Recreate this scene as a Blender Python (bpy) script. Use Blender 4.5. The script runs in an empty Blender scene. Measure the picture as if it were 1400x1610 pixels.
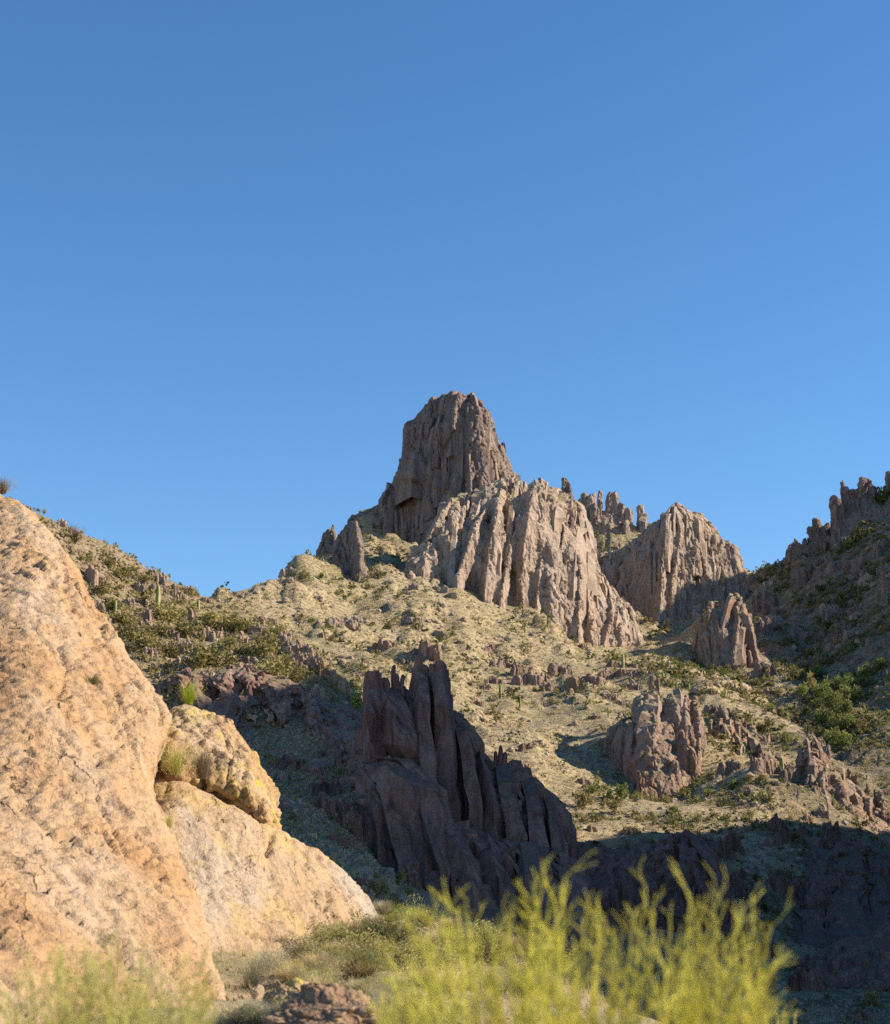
import bpy, math, random
import numpy as np
from mathutils import Vector
from mathutils.geometry import delaunay_2d_cdt

R = math.radians
scene = bpy.context.scene
COL = scene.collection

# ------------------------------------------------------------------ camera
PITCH = R(14.0)
FOV = R(34.3)                       # vertical field of view
CAMZ = 1.7
cam_d = bpy.data.cameras.new('camera')
cam = bpy.data.objects.new('camera', cam_d)
COL.objects.link(cam)
cam_d.sensor_fit = 'VERTICAL'
cam_d.sensor_height = 36.0
cam_d.lens = 18.0 / math.tan(FOV / 2)
cam.location = (0, 0, CAMZ)
cam.rotation_euler = (math.pi / 2 + PITCH, 0, 0)
cam_d.clip_start = 0.1
cam_d.clip_end = 9000
cam_d.dof.use_dof = True
cam_d.dof.focus_distance = 95.0
cam_d.dof.aperture_fstop = cam_d.lens * 0.001 / 0.031
scene.camera = cam

# ------------------------------------------------------------------ sky and sun
SUN_AZ = R(90.0)                    # clockwise from the view direction (+Y): the sun stands to the right
SUN_EL = R(31.0)
w = bpy.data.worlds.new('World')
scene.world = w
w.use_nodes = True
wn = w.node_tree
for n in list(wn.nodes):
    wn.nodes.remove(n)
sky = wn.nodes.new('ShaderNodeTexSky')
sky.sky_type = 'NISHITA'
sky.sun_disc = False
sky.sun_elevation = SUN_EL
sky.sun_rotation = SUN_AZ
sky.altitude = 900
sky.air_density = 1.0
sky.dust_density = 0.0
sky.ozone_density = 2.6
hs = wn.nodes.new('ShaderNodeHueSaturation')
hs.inputs['Saturation'].default_value = 1.21
bg = wn.nodes.new('ShaderNodeBackground')
bg.inputs['Strength'].default_value = 0.098
wo = wn.nodes.new('ShaderNodeOutputWorld')
wn.links.new(sky.outputs[0], hs.inputs['Color'])
wn.links.new(hs.outputs[0], bg.inputs['Color'])
wn.links.new(bg.outputs[0], wo.inputs[0])

sun_d = bpy.data.lights.new('sun', 'SUN')
sun_d.energy = 5.0
sun_d.angle = R(0.53)
sun_d.color = (1.0, 0.87, 0.68)
sun = bpy.data.objects.new('sun', sun_d)
COL.objects.link(sun)
sdir = Vector((math.sin(SUN_AZ) * math.cos(SUN_EL), math.cos(SUN_AZ) * math.cos(SUN_EL), math.sin(SUN_EL)))
sun.rotation_euler = sdir.to_track_quat('Z', 'Y').to_euler()
sun.location = (200, -20, 300)

vs = scene.view_settings
vs.view_transform = 'Standard'
vs.look = 'None'
vs.gamma = 1.0
vs.use_curve_mapping = False
vs.exposure = 0.94
scene.cycles.use_denoising = False
scene.cycles.max_bounces = 5
scene.cycles.sample_clamp_indirect = 6

# ------------------------------------------------------------------ helpers: picture <-> place
T = math.tan(FOV / 2)
CP, SP = math.cos(PITCH), math.sin(PITCH)


def at(px, py, Y):
    """point of the place seen at photo pixel (px, py) when it stands Y metres ahead"""
    nx = (px - 700) / 805 * T
    ny = (805 - py) / 805 * T
    dy = CP - ny * SP
    dz = SP + ny * CP
    s = Y / dy
    return (nx * s, Y, CAMZ + dz * s)


def proj(P):
    P = np.asarray(P, float)
    x, y, z = P[..., 0], P[..., 1], P[..., 2] - CAMZ
    f = y * CP + z * SP
    u = -y * SP + z * CP
    f = np.maximum(f, 1e-3)
    return 700 + x / f / T * 805, 805 - u / f / T * 805


# ------------------------------------------------------------------ helpers: noise
_rs = np.random.RandomState(11)
_PERM = np.concatenate([_rs.permutation(256)] * 3).astype(np.int32)
_G = _rs.normal(size=(256, 3)).astype(np.float32)
_G /= np.linalg.norm(_G, axis=1)[:, None]


def perlin(p):
    p = np.asarray(p, np.float32)
    i = np.floor(p).astype(np.int32)
    f = p - i
    i &= 255
    u = f * f * f * (f * (f * 6 - 15) + 10)
    out = 0
    for dx in (0, 1):
        a = _PERM[i[:, 0] + dx]
        wx = u[:, 0] if dx else 1 - u[:, 0]
        for dy in (0, 1):
            b = _PERM[a + i[:, 1] + dy]
            wy = wx * (u[:, 1] if dy else 1 - u[:, 1])
            for dz in (0, 1):
                g = _G[_PERM[b + i[:, 2] + dz]]
                d = g[:, 0] * (f[:, 0] - dx) + g[:, 1] * (f[:, 1] - dy) + g[:, 2] * (f[:, 2] - dz)
                out = out + d * wy * (u[:, 2] if dz else 1 - u[:, 2])
    return out * 1.6


def fbm(p, octs=4, gain=0.5, lac=2.03):
    p = np.asarray(p, np.float32)
    s, a = 0, 1.0
    for k in range(octs):
        s = s + a * perlin(p + 17.3 * k)
        p = p * lac
        a *= gain
    return s


def ridged(p, octs=3, gain=0.5, lac=2.1):
    p = np.asarray(p, np.float32)
    s, a = 0, 1.0
    for k in range(octs):
        s = s + a * (1 - np.abs(perlin(p + 9.1 * k)) * 2)
        p = p * lac
        a *= gain
    return s


def worley(p):
    """nearest of 8 cells: distance gap to the second, cell hash (0..255), offset from the cell's centre"""
    p = np.asarray(p, np.float32)
    i0 = np.floor(p - 0.5).astype(np.int32)
    f1 = np.full(len(p), 9.0, np.float32)
    f2 = f1.copy()
    cid = np.zeros(len(p), np.int32)
    off = np.zeros_like(p)
    for dx in (0, 1):
        for dy in (0, 1):
            for dz in (0, 1):
                c = i0 + np.array([dx, dy, dz], np.int32)
                h = _PERM[_PERM[_PERM[c[:, 0] & 255] + (c[:, 1] & 255)] + (c[:, 2] & 255)]
                v = p - (c + 0.5 + _G[h] * 0.42)
                d = np.einsum('ij,ij->i', v, v)
                near = d < f1
                f2 = np.where(near, f1, np.minimum(f2, d))
                cid = np.where(near, h, cid)
                off[near] = v[near]
                f1 = np.where(near, d, f1)
    return np.sqrt(f2) - np.sqrt(f1), cid, off


def sstep(a, b, x):
    t = np.clip((x - a) / (b - a), 0, 1)
    return t * t * (3 - 2 * t)


class RBF:
    def __init__(self, pts, c=22.0, lam=0.02):
        P = np.array(pts, float)
        self.xy, self.c = P[:, :2], c
        n = len(P)
        A = np.zeros((n + 3, n + 3))
        A[:n, :n] = -self._k(self.xy) + lam * np.eye(n)
        A[:n, n] = 1
        A[:n, n + 1:] = self.xy / 100
        A[n:, :n] = A[:n, n:].T
        b = np.zeros(n + 3)
        b[:n] = P[:, 2]
        self.w = np.linalg.solve(A, b)
        self.pts = P

    def _k(self, q):
        d2 = (q[:, None, 0] - self.xy[None, :, 0]) ** 2 + (q[:, None, 1] - self.xy[None, :, 1]) ** 2
        return np.sqrt(d2 + self.c ** 2)

    def __call__(self, x, y):
        q = np.stack([np.ravel(x), np.ravel(y)], 1)
        n = len(self.xy)
        out = np.empty(len(q))
        for a in range(0, len(q), 60000):
            s = q[a:a + 60000]
            out[a:a + 60000] = -self._k(s) @ self.w[:n] + self.w[n] + (s / 100) @ self.w[n + 1:]
        return out.reshape(np.shape(x))


# ------------------------------------------------------------------ helpers: meshes and objects
def mesh_np(name, V, F, smooth=True):
    """V (n,3); F (m,3) or (m,4) or a list of such arrays"""
    Fs = F if isinstance(F, list) else [F]
    me = bpy.data.meshes.new(name)
    V = np.ascontiguousarray(V, np.float32)
    me.vertices.add(len(V))
    me.vertices.foreach_set('co', V.ravel())
    loops = np.concatenate([np.asarray(f, np.int32).ravel() for f in Fs])
    sizes = np.concatenate([np.full(len(f), f.shape[1], np.int32) for f in Fs])
    me.loops.add(len(loops))
    me.loops.foreach_set('vertex_index', loops)
    me.polygons.add(len(sizes))
    starts = np.concatenate([[0], np.cumsum(sizes)[:-1]]).astype(np.int32)
    me.polygons.foreach_set('loop_start', starts)
    me.polygons.foreach_set('loop_total', sizes)
    me.polygons.foreach_set('use_smooth', np.full(len(sizes), smooth))
    me.update(calc_edges=True)
    me.validate()
    return me


def link(name, me, mat=None, parent=None, label=None, cat=None, group=None, kind=None, loc=None, rz=None, sc=None):
    o = bpy.data.objects.new(name, me)
    COL.objects.link(o)
    if mat is not None and me is not None and not me.materials:
        me.materials.append(mat)
    if parent is not None:
        o.parent = parent
    if label:
        o['label'] = label
    if cat:
        o['category'] = cat
    if group:
        o['group'] = group
    if kind:
        o['kind'] = kind
    if loc is not None:
        o.location = loc
    if rz is not None:
        o.rotation_euler = (0, 0, rz)
    if sc is not None:
        o.scale = sc if hasattr(sc, '__len__') else (sc, sc, sc)
    return o


def grid_faces(nr, nc):
    i = np.arange(nr * nc).reshape(nr, nc)
    return np.stack([i[:-1, :-1], i[:-1, 1:], i[1:, 1:], i[1:, :-1]], -1).reshape(-1, 4)


def coords(me):
    a = np.empty(len(me.vertices) * 3, np.float32)
    me.vertices.foreach_get('co', a)
    return a.reshape(-1, 3)


def normals(me):
    a = np.empty(len(me.vertices) * 3, np.float32)
    me.vertices.foreach_get('normal', a)
    return a.reshape(-1, 3)


def set_coords(me, V):
    me.vertices.foreach_set('co', np.ascontiguousarray(V, np.float32).ravel())
    me.update()


def bake(me, mods):
    """run a modifier stack over a mesh and give back the finished mesh"""
    o = bpy.data.objects.new('bake_tmp', me)
    COL.objects.link(o)
    for typ, kw in mods:
        m = o.modifiers.new(typ, typ)
        for k, v in kw.items():
            setattr(m, k, v)
    dg = bpy.context.evaluated_depsgraph_get()
    dg.update()
    out = bpy.data.meshes.new_from_object(o.evaluated_get(dg))
    bpy.data.objects.remove(o)
    bpy.data.meshes.remove(me)
    return out


def remesh(me, voxel, smooth_it=0, fine=None):
    mods = [('REMESH', dict(mode='VOXEL', voxel_size=voxel, adaptivity=0.0))]
    if smooth_it:
        mods.append(('SMOOTH', dict(factor=0.5, iterations=smooth_it)))
    if fine:
        mods.append(('REMESH', dict(mode='VOXEL', voxel_size=fine, adaptivity=0.0)))
    out = bake(me, mods)
    out.polygons.foreach_set('use_smooth', np.zeros(len(out.polygons), bool))
    return out


# ------------------------------------------------------------------ materials
class NT:
    def __init__(self, name):
        self.m = bpy.data.materials.new(name)
        self.m.use_nodes = True
        self.t = self.m.node_tree
        self.b = self.t.nodes['Principled BSDF']
        self.b.inputs['Roughness'].default_value = 0.92
        self.b.inputs['Specular IOR Level'].default_value = 0.15

    def n(self, typ, **kw):
        nd = self.t.nodes.new(typ)
        for k, v in kw.items():
            setattr(nd, k, v)
        return nd

    def l(self, a, b):
        self.t.links.new(a, b)

    def pos(self, scale=(1, 1, 1), rot=(0, 0, 0), obj=False):
        if obj:
            src = self.n('ShaderNodeTexCoord').outputs['Object']
        else:
            src = self.n('ShaderNodeNewGeometry').outputs['Position']
        mp = self.n('ShaderNodeMapping')
        mp.inputs['Scale'].default_value = scale
        mp.inputs['Rotation'].default_value = rot
        self.l(src, mp.inputs['Vector'])
        return mp.outputs[0]

    def noise(self, vec, scale, detail=4, rough=0.55, dist=0.0):
        nd = self.n('ShaderNodeTexNoise')
        nd.inputs['Scale'].default_value = scale
        nd.inputs['Detail'].default_value = detail
        nd.inputs['Roughness'].default_value = rough
        nd.inputs['Distortion'].default_value = dist
        self.l(vec, nd.inputs['Vector'])
        return nd.outputs['Fac']

    def voro(self, vec, scale, feature='F1', out='Distance', rand=1.0):
        nd = self.n('ShaderNodeTexVoronoi', feature=feature)
        nd.inputs['Scale'].default_value = scale
        nd.inputs['Randomness'].default_value = rand
        self.l(vec, nd.inputs['Vector'])
        return nd.outputs[out]

    def ramp(self, fac, stops, interp='LINEAR'):
        nd = self.n('ShaderNodeValToRGB')
        cr = nd.color_ramp
        cr.interpolation = interp
        while len(cr.elements) < len(stops):
            cr.elements.new(0.5)
        for e, (p, c) in zip(cr.elements, stops):
            e.position = p
            e.color = (*c, 1) if hasattr(c, '__len__') else (c, c, c, 1)
        self.l(fac, nd.inputs[0])
        return nd.outputs[0]

    def mix(self, fac, a, b, mode='MIX'):
        nd = self.n('ShaderNodeMix', data_type='RGBA', blend_type=mode)
        for sock, v in ((nd.inputs[0], fac), (nd.inputs[6], a), (nd.inputs[7], b)):
            if isinstance(v, (int, float)):
                sock.default_value = v
            elif isinstance(v, tuple):
                sock.default_value = (*v, 1)
            else:
                self.l(v, sock)
        return nd.outputs[2]

    def math(self, op, a, b=0.0):
        nd = self.n('ShaderNodeMath', operation=op)
        for sock, v in ((nd.inputs[0], a), (nd.inputs[1], b)):
            if isinstance(v, (int, float)):
                sock.default_value = v
            else:
                self.l(v, sock)
        return nd.outputs[0]

    def normal_z(self):
        s = self.n('ShaderNodeSeparateXYZ')
        self.l(self.n('ShaderNodeNewGeometry').outputs['Normal'], s.inputs[0])
        return s.outputs['Z']

    def bump(self, h, dist=0.1, strength=1.0, prev=None):
        nd = self.n('ShaderNodeBump')
        nd.inputs['Strength'].default_value = strength
        nd.inputs['Distance'].default_value = dist
        self.l(h, nd.inputs['Height'])
        if prev is not None:
            self.l(prev, nd.inputs['Normal'])
        return nd.outputs[0]

    def done(self, col, nrm=None, sss=None):
        if isinstance(col, tuple):
            self.b.inputs['Base Color'].default_value = (*col, 1)
        else:
            self.l(col, self.b.inputs['Base Color'])
        if nrm is not None:
            self.l(nrm, self.b.inputs['Normal'])
        return self.m


def rock_material(name, dark, mid, light, accent, unit=1.0, ledge=None, accent_lo=0.62, fresh=None):
    """weathered tuff: streaks down the faces, varnish, warm patches; unit = metres per feature"""
    t = NT(name)
    p = t.pos()
    pv = t.pos((1, 1, 0.16))
    big = t.noise(p, 0.035 / unit, 3)
    st = t.noise(pv, 0.30 / unit, 6, 0.62, 0.6)
    fine = t.noise(p, 1.3 / unit, 6, 0.65)
    c = t.ramp(st, [(0.28, dark), (0.48, mid), (0.72, light)])
    acc = t.ramp(t.noise(pv, 0.10 / unit, 4, 0.6, 0.4), [(accent_lo - 0.06, 0.0), (accent_lo + 0.08, 1.0)])
    c = t.mix(t.math('MULTIPLY', acc, 0.75), c, accent)
    grey = t.ramp(big, [(0.42, 0.0), (0.62, 1.0)])
    c = t.mix(t.math('MULTIPLY', grey, 0.35), c, tuple(0.5 * (m + sum(mid) / 3) for m in mid))
    c = t.mix(0.7, c, t.ramp(fine, [(0.25, 0.24), (0.5, 0.5), (0.78, 0.78)]), 'OVERLAY')
    if ledge:
        nz = t.ramp(t.normal_z(), [(0.66, 0.0), (0.84, 1.0)])
        lc = t.ramp(t.noise(p, 0.9 / unit, 4), [(0.35, ledge[0]), (0.6, ledge[1])])
        c = t.mix(t.math('MULTIPLY', nz, 0.8), c, lc)
    if fresh:
        at_ = t.n('ShaderNodeAttribute', attribute_name='fresh')
        c = t.mix(at_.outputs['Fac'], c, t.ramp(fine, [(0.3, fresh), (0.7, tuple(1.2 * v for v in fresh))]))
    b = t.bump(st, 0.8 * unit, 0.5)
    b = t.bump(fine, 0.32 * unit, 0.8, b)
    return t.done(c, b)


def slope_material(name, grass, grass2, soil, rock, green, unit=1.0, cover=0.5, scrub_x=None):
    t = NT(name)
    p = t.pos()
    pz = t.pos((1, 1, 1.6))
    clump = t.noise(p, 0.75 / unit, 5, 0.7)
    fine = t.noise(p, 2.4 / unit, 4, 0.7)
    big = t.noise(p, 0.022 / unit, 4, 0.6)
    mid = t.noise(pz, 0.16 / unit, 5, 0.65, 0.5)
    c = t.mix(t.ramp(fine, [(0.3, 0.0), (0.7, 1.0)]), grass, grass2)
    c = t.mix(t.ramp(clump, [(cover - 0.06, 1.0), (cover + 0.05, 0.0)]), c, soil)
    gfac = t.ramp(t.math('ADD', t.math('MULTIPLY', big, 0.6), t.math('MULTIPLY', mid, 0.55)), [(0.57, 0.0), (0.68, 1.0)])
    c = t.mix(t.math('MULTIPLY', gfac, 0.6), c, green)
    if scrub_x:        # the mountainside beyond the gully carries dark scrub and stony soil instead of grass
        sp = t.n('ShaderNodeSeparateXYZ')
        t.l(p, sp.inputs[0])
        xf = t.math('DIVIDE', sp.outputs['X'], t.math('ADD', sp.outputs['Y'], 1.0))
        xf = t.math('ADD', xf, t.math('MULTIPLY', t.math('SUBTRACT', mid, 0.5), 0.12))
        m2 = t.ramp(xf, [(0.185, 0.0), (0.215, 1.0)])
        scr = t.ramp(t.noise(p, 0.32, 4, 0.65), [(0.38, (0.085, 0.085, 0.042)), (0.52, (0.19, 0.155, 0.10)), (0.66, (0.30, 0.24, 0.17))])
        c = t.mix(t.math('MULTIPLY', m2, 0.9), c, scr)
    nz = t.ramp(t.normal_z(), [(0.42, 1.0), (0.62, 0.0)])
    c = t.mix(nz, c, rock)
    stones = t.voro(p, 0.6 / unit, 'F1', 'Distance')
    c = t.mix(t.ramp(stones, [(0.10, 0.85), (0.20, 0.0)]), c, rock)
    b = t.bump(clump, 0.9 * unit, 0.9)
    b = t.bump(fine, 0.35 * unit, 0.8, b)
    return t.done(c, b)


M = {}
LEDGE = ((0.20, 0.17, 0.09), (0.34, 0.29, 0.16))
M['far_rock'] = rock_material('far_rock', (0.143, 0.101, 0.081), (0.299, 0.223, 0.170), (0.437, 0.340, 0.262), (0.396, 0.271, 0.166), 1.0, LEDGE)
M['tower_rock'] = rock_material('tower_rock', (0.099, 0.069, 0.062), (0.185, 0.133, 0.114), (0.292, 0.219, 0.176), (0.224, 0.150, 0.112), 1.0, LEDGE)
M['red_rock'] = rock_material('red_rock', (0.113, 0.074, 0.056), (0.239, 0.162, 0.122), (0.369, 0.270, 0.207), (0.279, 0.158, 0.095), 0.6, LEDGE, 0.55)
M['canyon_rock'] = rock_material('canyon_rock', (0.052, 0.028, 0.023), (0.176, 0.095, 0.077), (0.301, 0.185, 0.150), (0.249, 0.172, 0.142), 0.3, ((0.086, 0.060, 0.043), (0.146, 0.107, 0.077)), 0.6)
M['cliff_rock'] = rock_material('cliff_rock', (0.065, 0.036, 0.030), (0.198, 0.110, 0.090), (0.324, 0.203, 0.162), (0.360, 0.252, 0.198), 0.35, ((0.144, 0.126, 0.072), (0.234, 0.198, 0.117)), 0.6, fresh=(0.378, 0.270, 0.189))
M['hill_rock'] = rock_material('hill_rock', (0.13, 0.085, 0.06), (0.30, 0.205, 0.145), (0.44, 0.33, 0.25), (0.36, 0.22, 0.13), 0.3, LEDGE, 0.6)
M['main_slope'] = slope_material('main_slope', (0.35, 0.28, 0.155), (0.47, 0.385, 0.235), (0.22, 0.155, 0.105), (0.21, 0.15, 0.12), (0.15, 0.145, 0.062), 1.0, 0.48, scrub_x=95.0)
M['hill_slope'] = slope_material('hill_slope', (0.27, 0.22, 0.13), (0.36, 0.295, 0.19), (0.22, 0.155, 0.11), (0.24, 0.16, 0.115), (0.17, 0.155, 0.065), 0.4, 0.52)
M['plain'] = slope_material('plain', (0.36, 0.31, 0.17), (0.45, 0.38, 0.23), (0.27, 0.20, 0.14), (0.27, 0.19, 0.14), (0.16, 0.16, 0.06), 2.0, 0.5)

# ------------------------------------------------------------------ rock masses: where they stand
# top: skyline of the mass, foot: where its face meets the slope, both (photo x, photo y, metres ahead)
MASS = dict(
    tower=dict(
        top=[(548, 816, 700), (560, 808, 700), (575, 803, 698), (600, 791, 695), (612, 774, 692), (618, 756, 690), (629, 735, 688), (635, 719, 686),
             (637, 690, 685), (638.5, 668, 684), (649, 660, 682), (665, 642, 680), (680, 628, 678), (704, 620, 676), (727, 619, 674), (743, 623, 672),
             (756, 630, 672), (766, 645, 674), (772, 662, 676), (774, 680, 678), (783, 702, 680), (798, 716, 682), (808, 739, 684), (816, 765, 686)],
        foot=[(545, 838, 690), (620, 852, 672), (660, 858, 662), (700, 860, 654), (755, 860, 645), (790, 850, 655), (820, 840, 668)]),
    face=dict(
        top=[(643, 906, 570), (655, 880, 576), (676, 840, 586), (700, 790, 594), (712, 781, 597), (738, 772, 601), (765, 762, 604), (794, 749, 607),
             (827, 752, 611), (850, 750, 614), (862, 757, 616), (880, 772, 620), (906, 784, 628), (929, 830, 634), (938, 886, 634), (958, 915, 632),
             (981, 938, 630), (1001, 988, 624), (1030, 1040, 616)],
        foot=[(640, 914, 553), (715, 921, 557), (754, 937, 560), (797, 957, 566), (846, 983, 573), (896, 1000, 580), (945, 1023, 590), (1017, 1046, 605), (1035, 1048, 609)]),
    fin=dict(
        top=[(526, 850, 566), (532, 836, 566), (545, 824, 566), (552, 817, 565), (560, 817, 561), (563, 840, 557), (569, 865, 554), (577, 902, 551), (580, 915, 550)],
        foot=[(524, 906, 562), (545, 919, 553), (563, 926, 545), (580, 919, 549)]),
    fin2=dict(
        top=[(501, 868, 580), (508, 836, 580), (522, 824, 580), (527, 834, 578), (531, 860, 576)],
        foot=[(499, 874, 576), (515, 874, 572), (532, 872, 573)]),
    pinnacles=dict(
        top=[(908, 800, 775), (914, 781, 775), (932, 776, 775), (942, 782, 775), (955, 786, 775), (965, 776, 775), (976, 788, 775), (985, 798, 775),
             (998, 815, 775), (1006, 800, 775), (1015, 815, 775), (1026, 829, 775)],
        foot=[(905, 842, 762), (950, 846, 760), (1000, 848, 760), (1030, 836, 764)]),
    dome=dict(
        top=[(925, 890, 748), (938, 880, 746), (951, 866, 744), (982, 858, 738), (1002, 845, 732), (1023, 824, 726), (1040, 819, 720), (1044, 806, 718),
             (1054, 797, 722), (1063, 791, 726), (1077, 797, 730), (1092, 804, 732), (1106, 811, 734), (1116, 817, 736), (1125, 830, 736), (1137, 846, 736),
             (1150, 857, 736), (1154, 873, 736), (1156, 896, 734), (1160, 913, 730), (1170, 940, 724)],
        foot=[(920, 930, 742), (960, 960, 724), (998, 979, 706), (1036, 983, 688), (1075, 986, 698), (1096, 980, 704), (1130, 970, 714), (1172, 950, 726)]),
    block=dict(
        top=[(1092, 992, 566), (1102, 963, 570), (1112, 952, 573), (1123, 945, 574), (1131, 950, 574), (1136, 964, 576), (1142, 952, 572), (1152, 934, 573), (1164, 935, 573),
             (1175, 945, 572), (1181, 966, 571), (1184, 997, 568), (1188, 1012, 565), (1198, 1036, 560), (1202, 1052, 556)],
        foot=[(1090, 1024, 562), (1116, 1045, 552), (1137, 1057, 549), (1170, 1057, 549), (1204, 1058, 554)]),
    right_spires=dict(
        top=[(1306, 850, 652), (1309, 800, 652), (1312, 790, 652), (1322, 785, 652), (1332, 790, 652), (1340, 782, 652), (1352, 772, 652), (1366, 768, 652),
             (1378, 776, 652), (1388, 780, 652), (1400, 765, 652), (1420, 720, 652), (1450, 700, 652), (1500, 690, 652)],
        foot=[(1303, 856, 644), (1346, 826, 642), (1400, 808, 640), (1450, 790, 640), (1510, 770, 640)]),
    low_spires=dict(
        top=[(1262, 860, 670), (1266, 846, 670), (1275, 832, 670), (1284, 822, 670), (1292, 826, 670), (1300, 826, 670), (1307, 836, 670)],
        foot=[(1260, 866, 664), (1285, 862, 662), (1309, 856, 660)]),
    buttress=dict(
        top=[(962, 1145, 362), (966, 1134, 362), (990, 1127, 362), (1002, 1129, 362), (1008, 1112, 363), (1012, 1093, 364), (1028, 1084, 364), (1042, 1094, 364),
             (1052, 1089, 364), (1060, 1086, 364), (1082, 1086, 364), (1096, 1092, 364), (1103, 1108, 362), (1110, 1130, 358)],
        foot=[(960, 1200, 352), (985, 1215, 346), (998, 1267, 330), (1016, 1258, 332), (1037, 1246, 334), (1082, 1230, 338), (1100, 1215, 342), (1114, 1160, 352)]),
    middle=dict(
        top=[(1114, 1126, 380), (1122, 1112, 381), (1138, 1110, 380), (1150, 1132, 376), (1165, 1128, 374), (1180, 1142, 371), (1200, 1146, 368), (1214, 1160, 364), (1228, 1172, 360), (1246, 1186, 352), (1260, 1196, 346)],
        foot=[(1112, 1140, 372), (1135, 1150, 366), (1160, 1190, 352), (1200, 1224, 343), (1225, 1228, 341), (1262, 1232, 336)]),
    spur=dict(
        top=[(1258, 1200, 316), (1263, 1170, 317), (1266, 1152, 317), (1275, 1149, 317), (1286, 1156, 318), (1300, 1169, 318), (1306, 1188, 318), (1314, 1205, 318),
             (1324, 1204, 318), (1336, 1210, 318), (1347, 1215, 318), (1364, 1233, 317), (1385, 1245, 317), (1400, 1257, 316), (1440, 1280, 315), (1500, 1330, 312)],
        foot=[(1256, 1226, 312), (1270, 1262, 304), (1286, 1288, 298), (1340, 1304, 300), (1400, 1334, 302), (1510, 1395, 304)]),
    dark_wall=dict(
        top=[(1212, 1450, 262), (1232, 1405, 266), (1255, 1350, 272), (1275, 1312, 278), (1300, 1300, 282), (1340, 1308, 284), (1400, 1338, 284), (1500, 1400, 282)],
        foot=[(1205, 1470, 252), (1240, 1490, 240), (1300, 1510, 232), (1400, 1520, 228), (1510, 1530, 224)]),
    dark_columns=dict(
        top=[(1268, 1510, 188), (1281, 1500, 188), (1300, 1490, 189), (1322, 1474, 190), (1347, 1466, 190), (1364, 1480, 190), (1375, 1470, 192), (1400, 1440, 196), (1450, 1430, 198), (1500, 1420, 198)],
        foot=[(1262, 1548, 182), (1285, 1550, 180), (1330, 1548, 178), (1372, 1545, 177), (1420, 1560, 176), (1510, 1560, 176)]),
    low_wall=dict(
        top=[(872, 1306, 232), (890, 1316, 232), (905, 1326, 232), (930, 1318, 232), (950, 1330, 232), (975, 1336, 232), (1000, 1322, 232), (1040, 1326, 232), (1050, 1311, 232),
             (1080, 1309, 232), (1110, 1317, 232), (1128, 1325, 230), (1136, 1350, 228)],
        foot=[(865, 1470, 222), (950, 1480, 221), (1050, 1480, 220), (1140, 1470, 220)]),
)
MASS2 = dict(   # these stand on the near hillside across the canyon
    castle=dict(
        top=[(574, 1120, 170), (577, 1075, 170), (584, 1068, 170), (604, 1078, 170), (612, 1078, 170), (628, 1075, 171), (640, 1078, 171), (652, 1066, 171),
             (668, 1058, 171), (680, 1052, 171), (692, 1050, 171), (698, 1064, 171), (701, 1118, 171), (717, 1123, 171), (732, 1143, 171), (753, 1182, 171), (774, 1200, 171),
             (805, 1199, 172), (826, 1218, 172), (844, 1228, 172), (865, 1250, 172), (875, 1266, 172), (881, 1292, 172), (890, 1330, 170)],
        foot=[(568, 1200, 165), (620, 1210, 165), (660, 1220, 164.5), (700, 1250, 164), (760, 1330, 163), (830, 1380, 162), (895, 1420, 162)]),
    castle_base=dict(
        top=[(566, 1215, 162), (571, 1203, 162), (585, 1196, 162), (640, 1190, 162.5), (662, 1204, 162), (690, 1235, 161.5), (715, 1280, 161), (750, 1310, 160.5), (800, 1322, 160),
             (850, 1330, 160), (900, 1345, 160)],
        foot=[(568, 1335, 158), (598, 1372, 156), (640, 1430, 153), (700, 1490, 151), (800, 1510, 150), (910, 1510, 150)]),
    cliff=dict(
        top=[(235, 1075, 202), (255, 1062, 202), (268, 1051, 202), (285, 1043, 202), (312, 1056, 202), (326, 1066, 203), (342, 1053, 204), (356, 1048, 204), (395, 1048, 205), (443, 1060, 205), (481, 1077, 205),
             (500, 1094, 204), (539, 1101, 203), (552, 1114, 202), (575, 1135, 200)],
        foot=[(225, 1120, 192), (300, 1140, 190), (380, 1176, 188), (424, 1199, 186), (460, 1194, 186), (500, 1235, 182), (535, 1257, 179), (580, 1256, 178)]),
)


def world(pts):
    return [at(*p) for p in pts]


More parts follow.
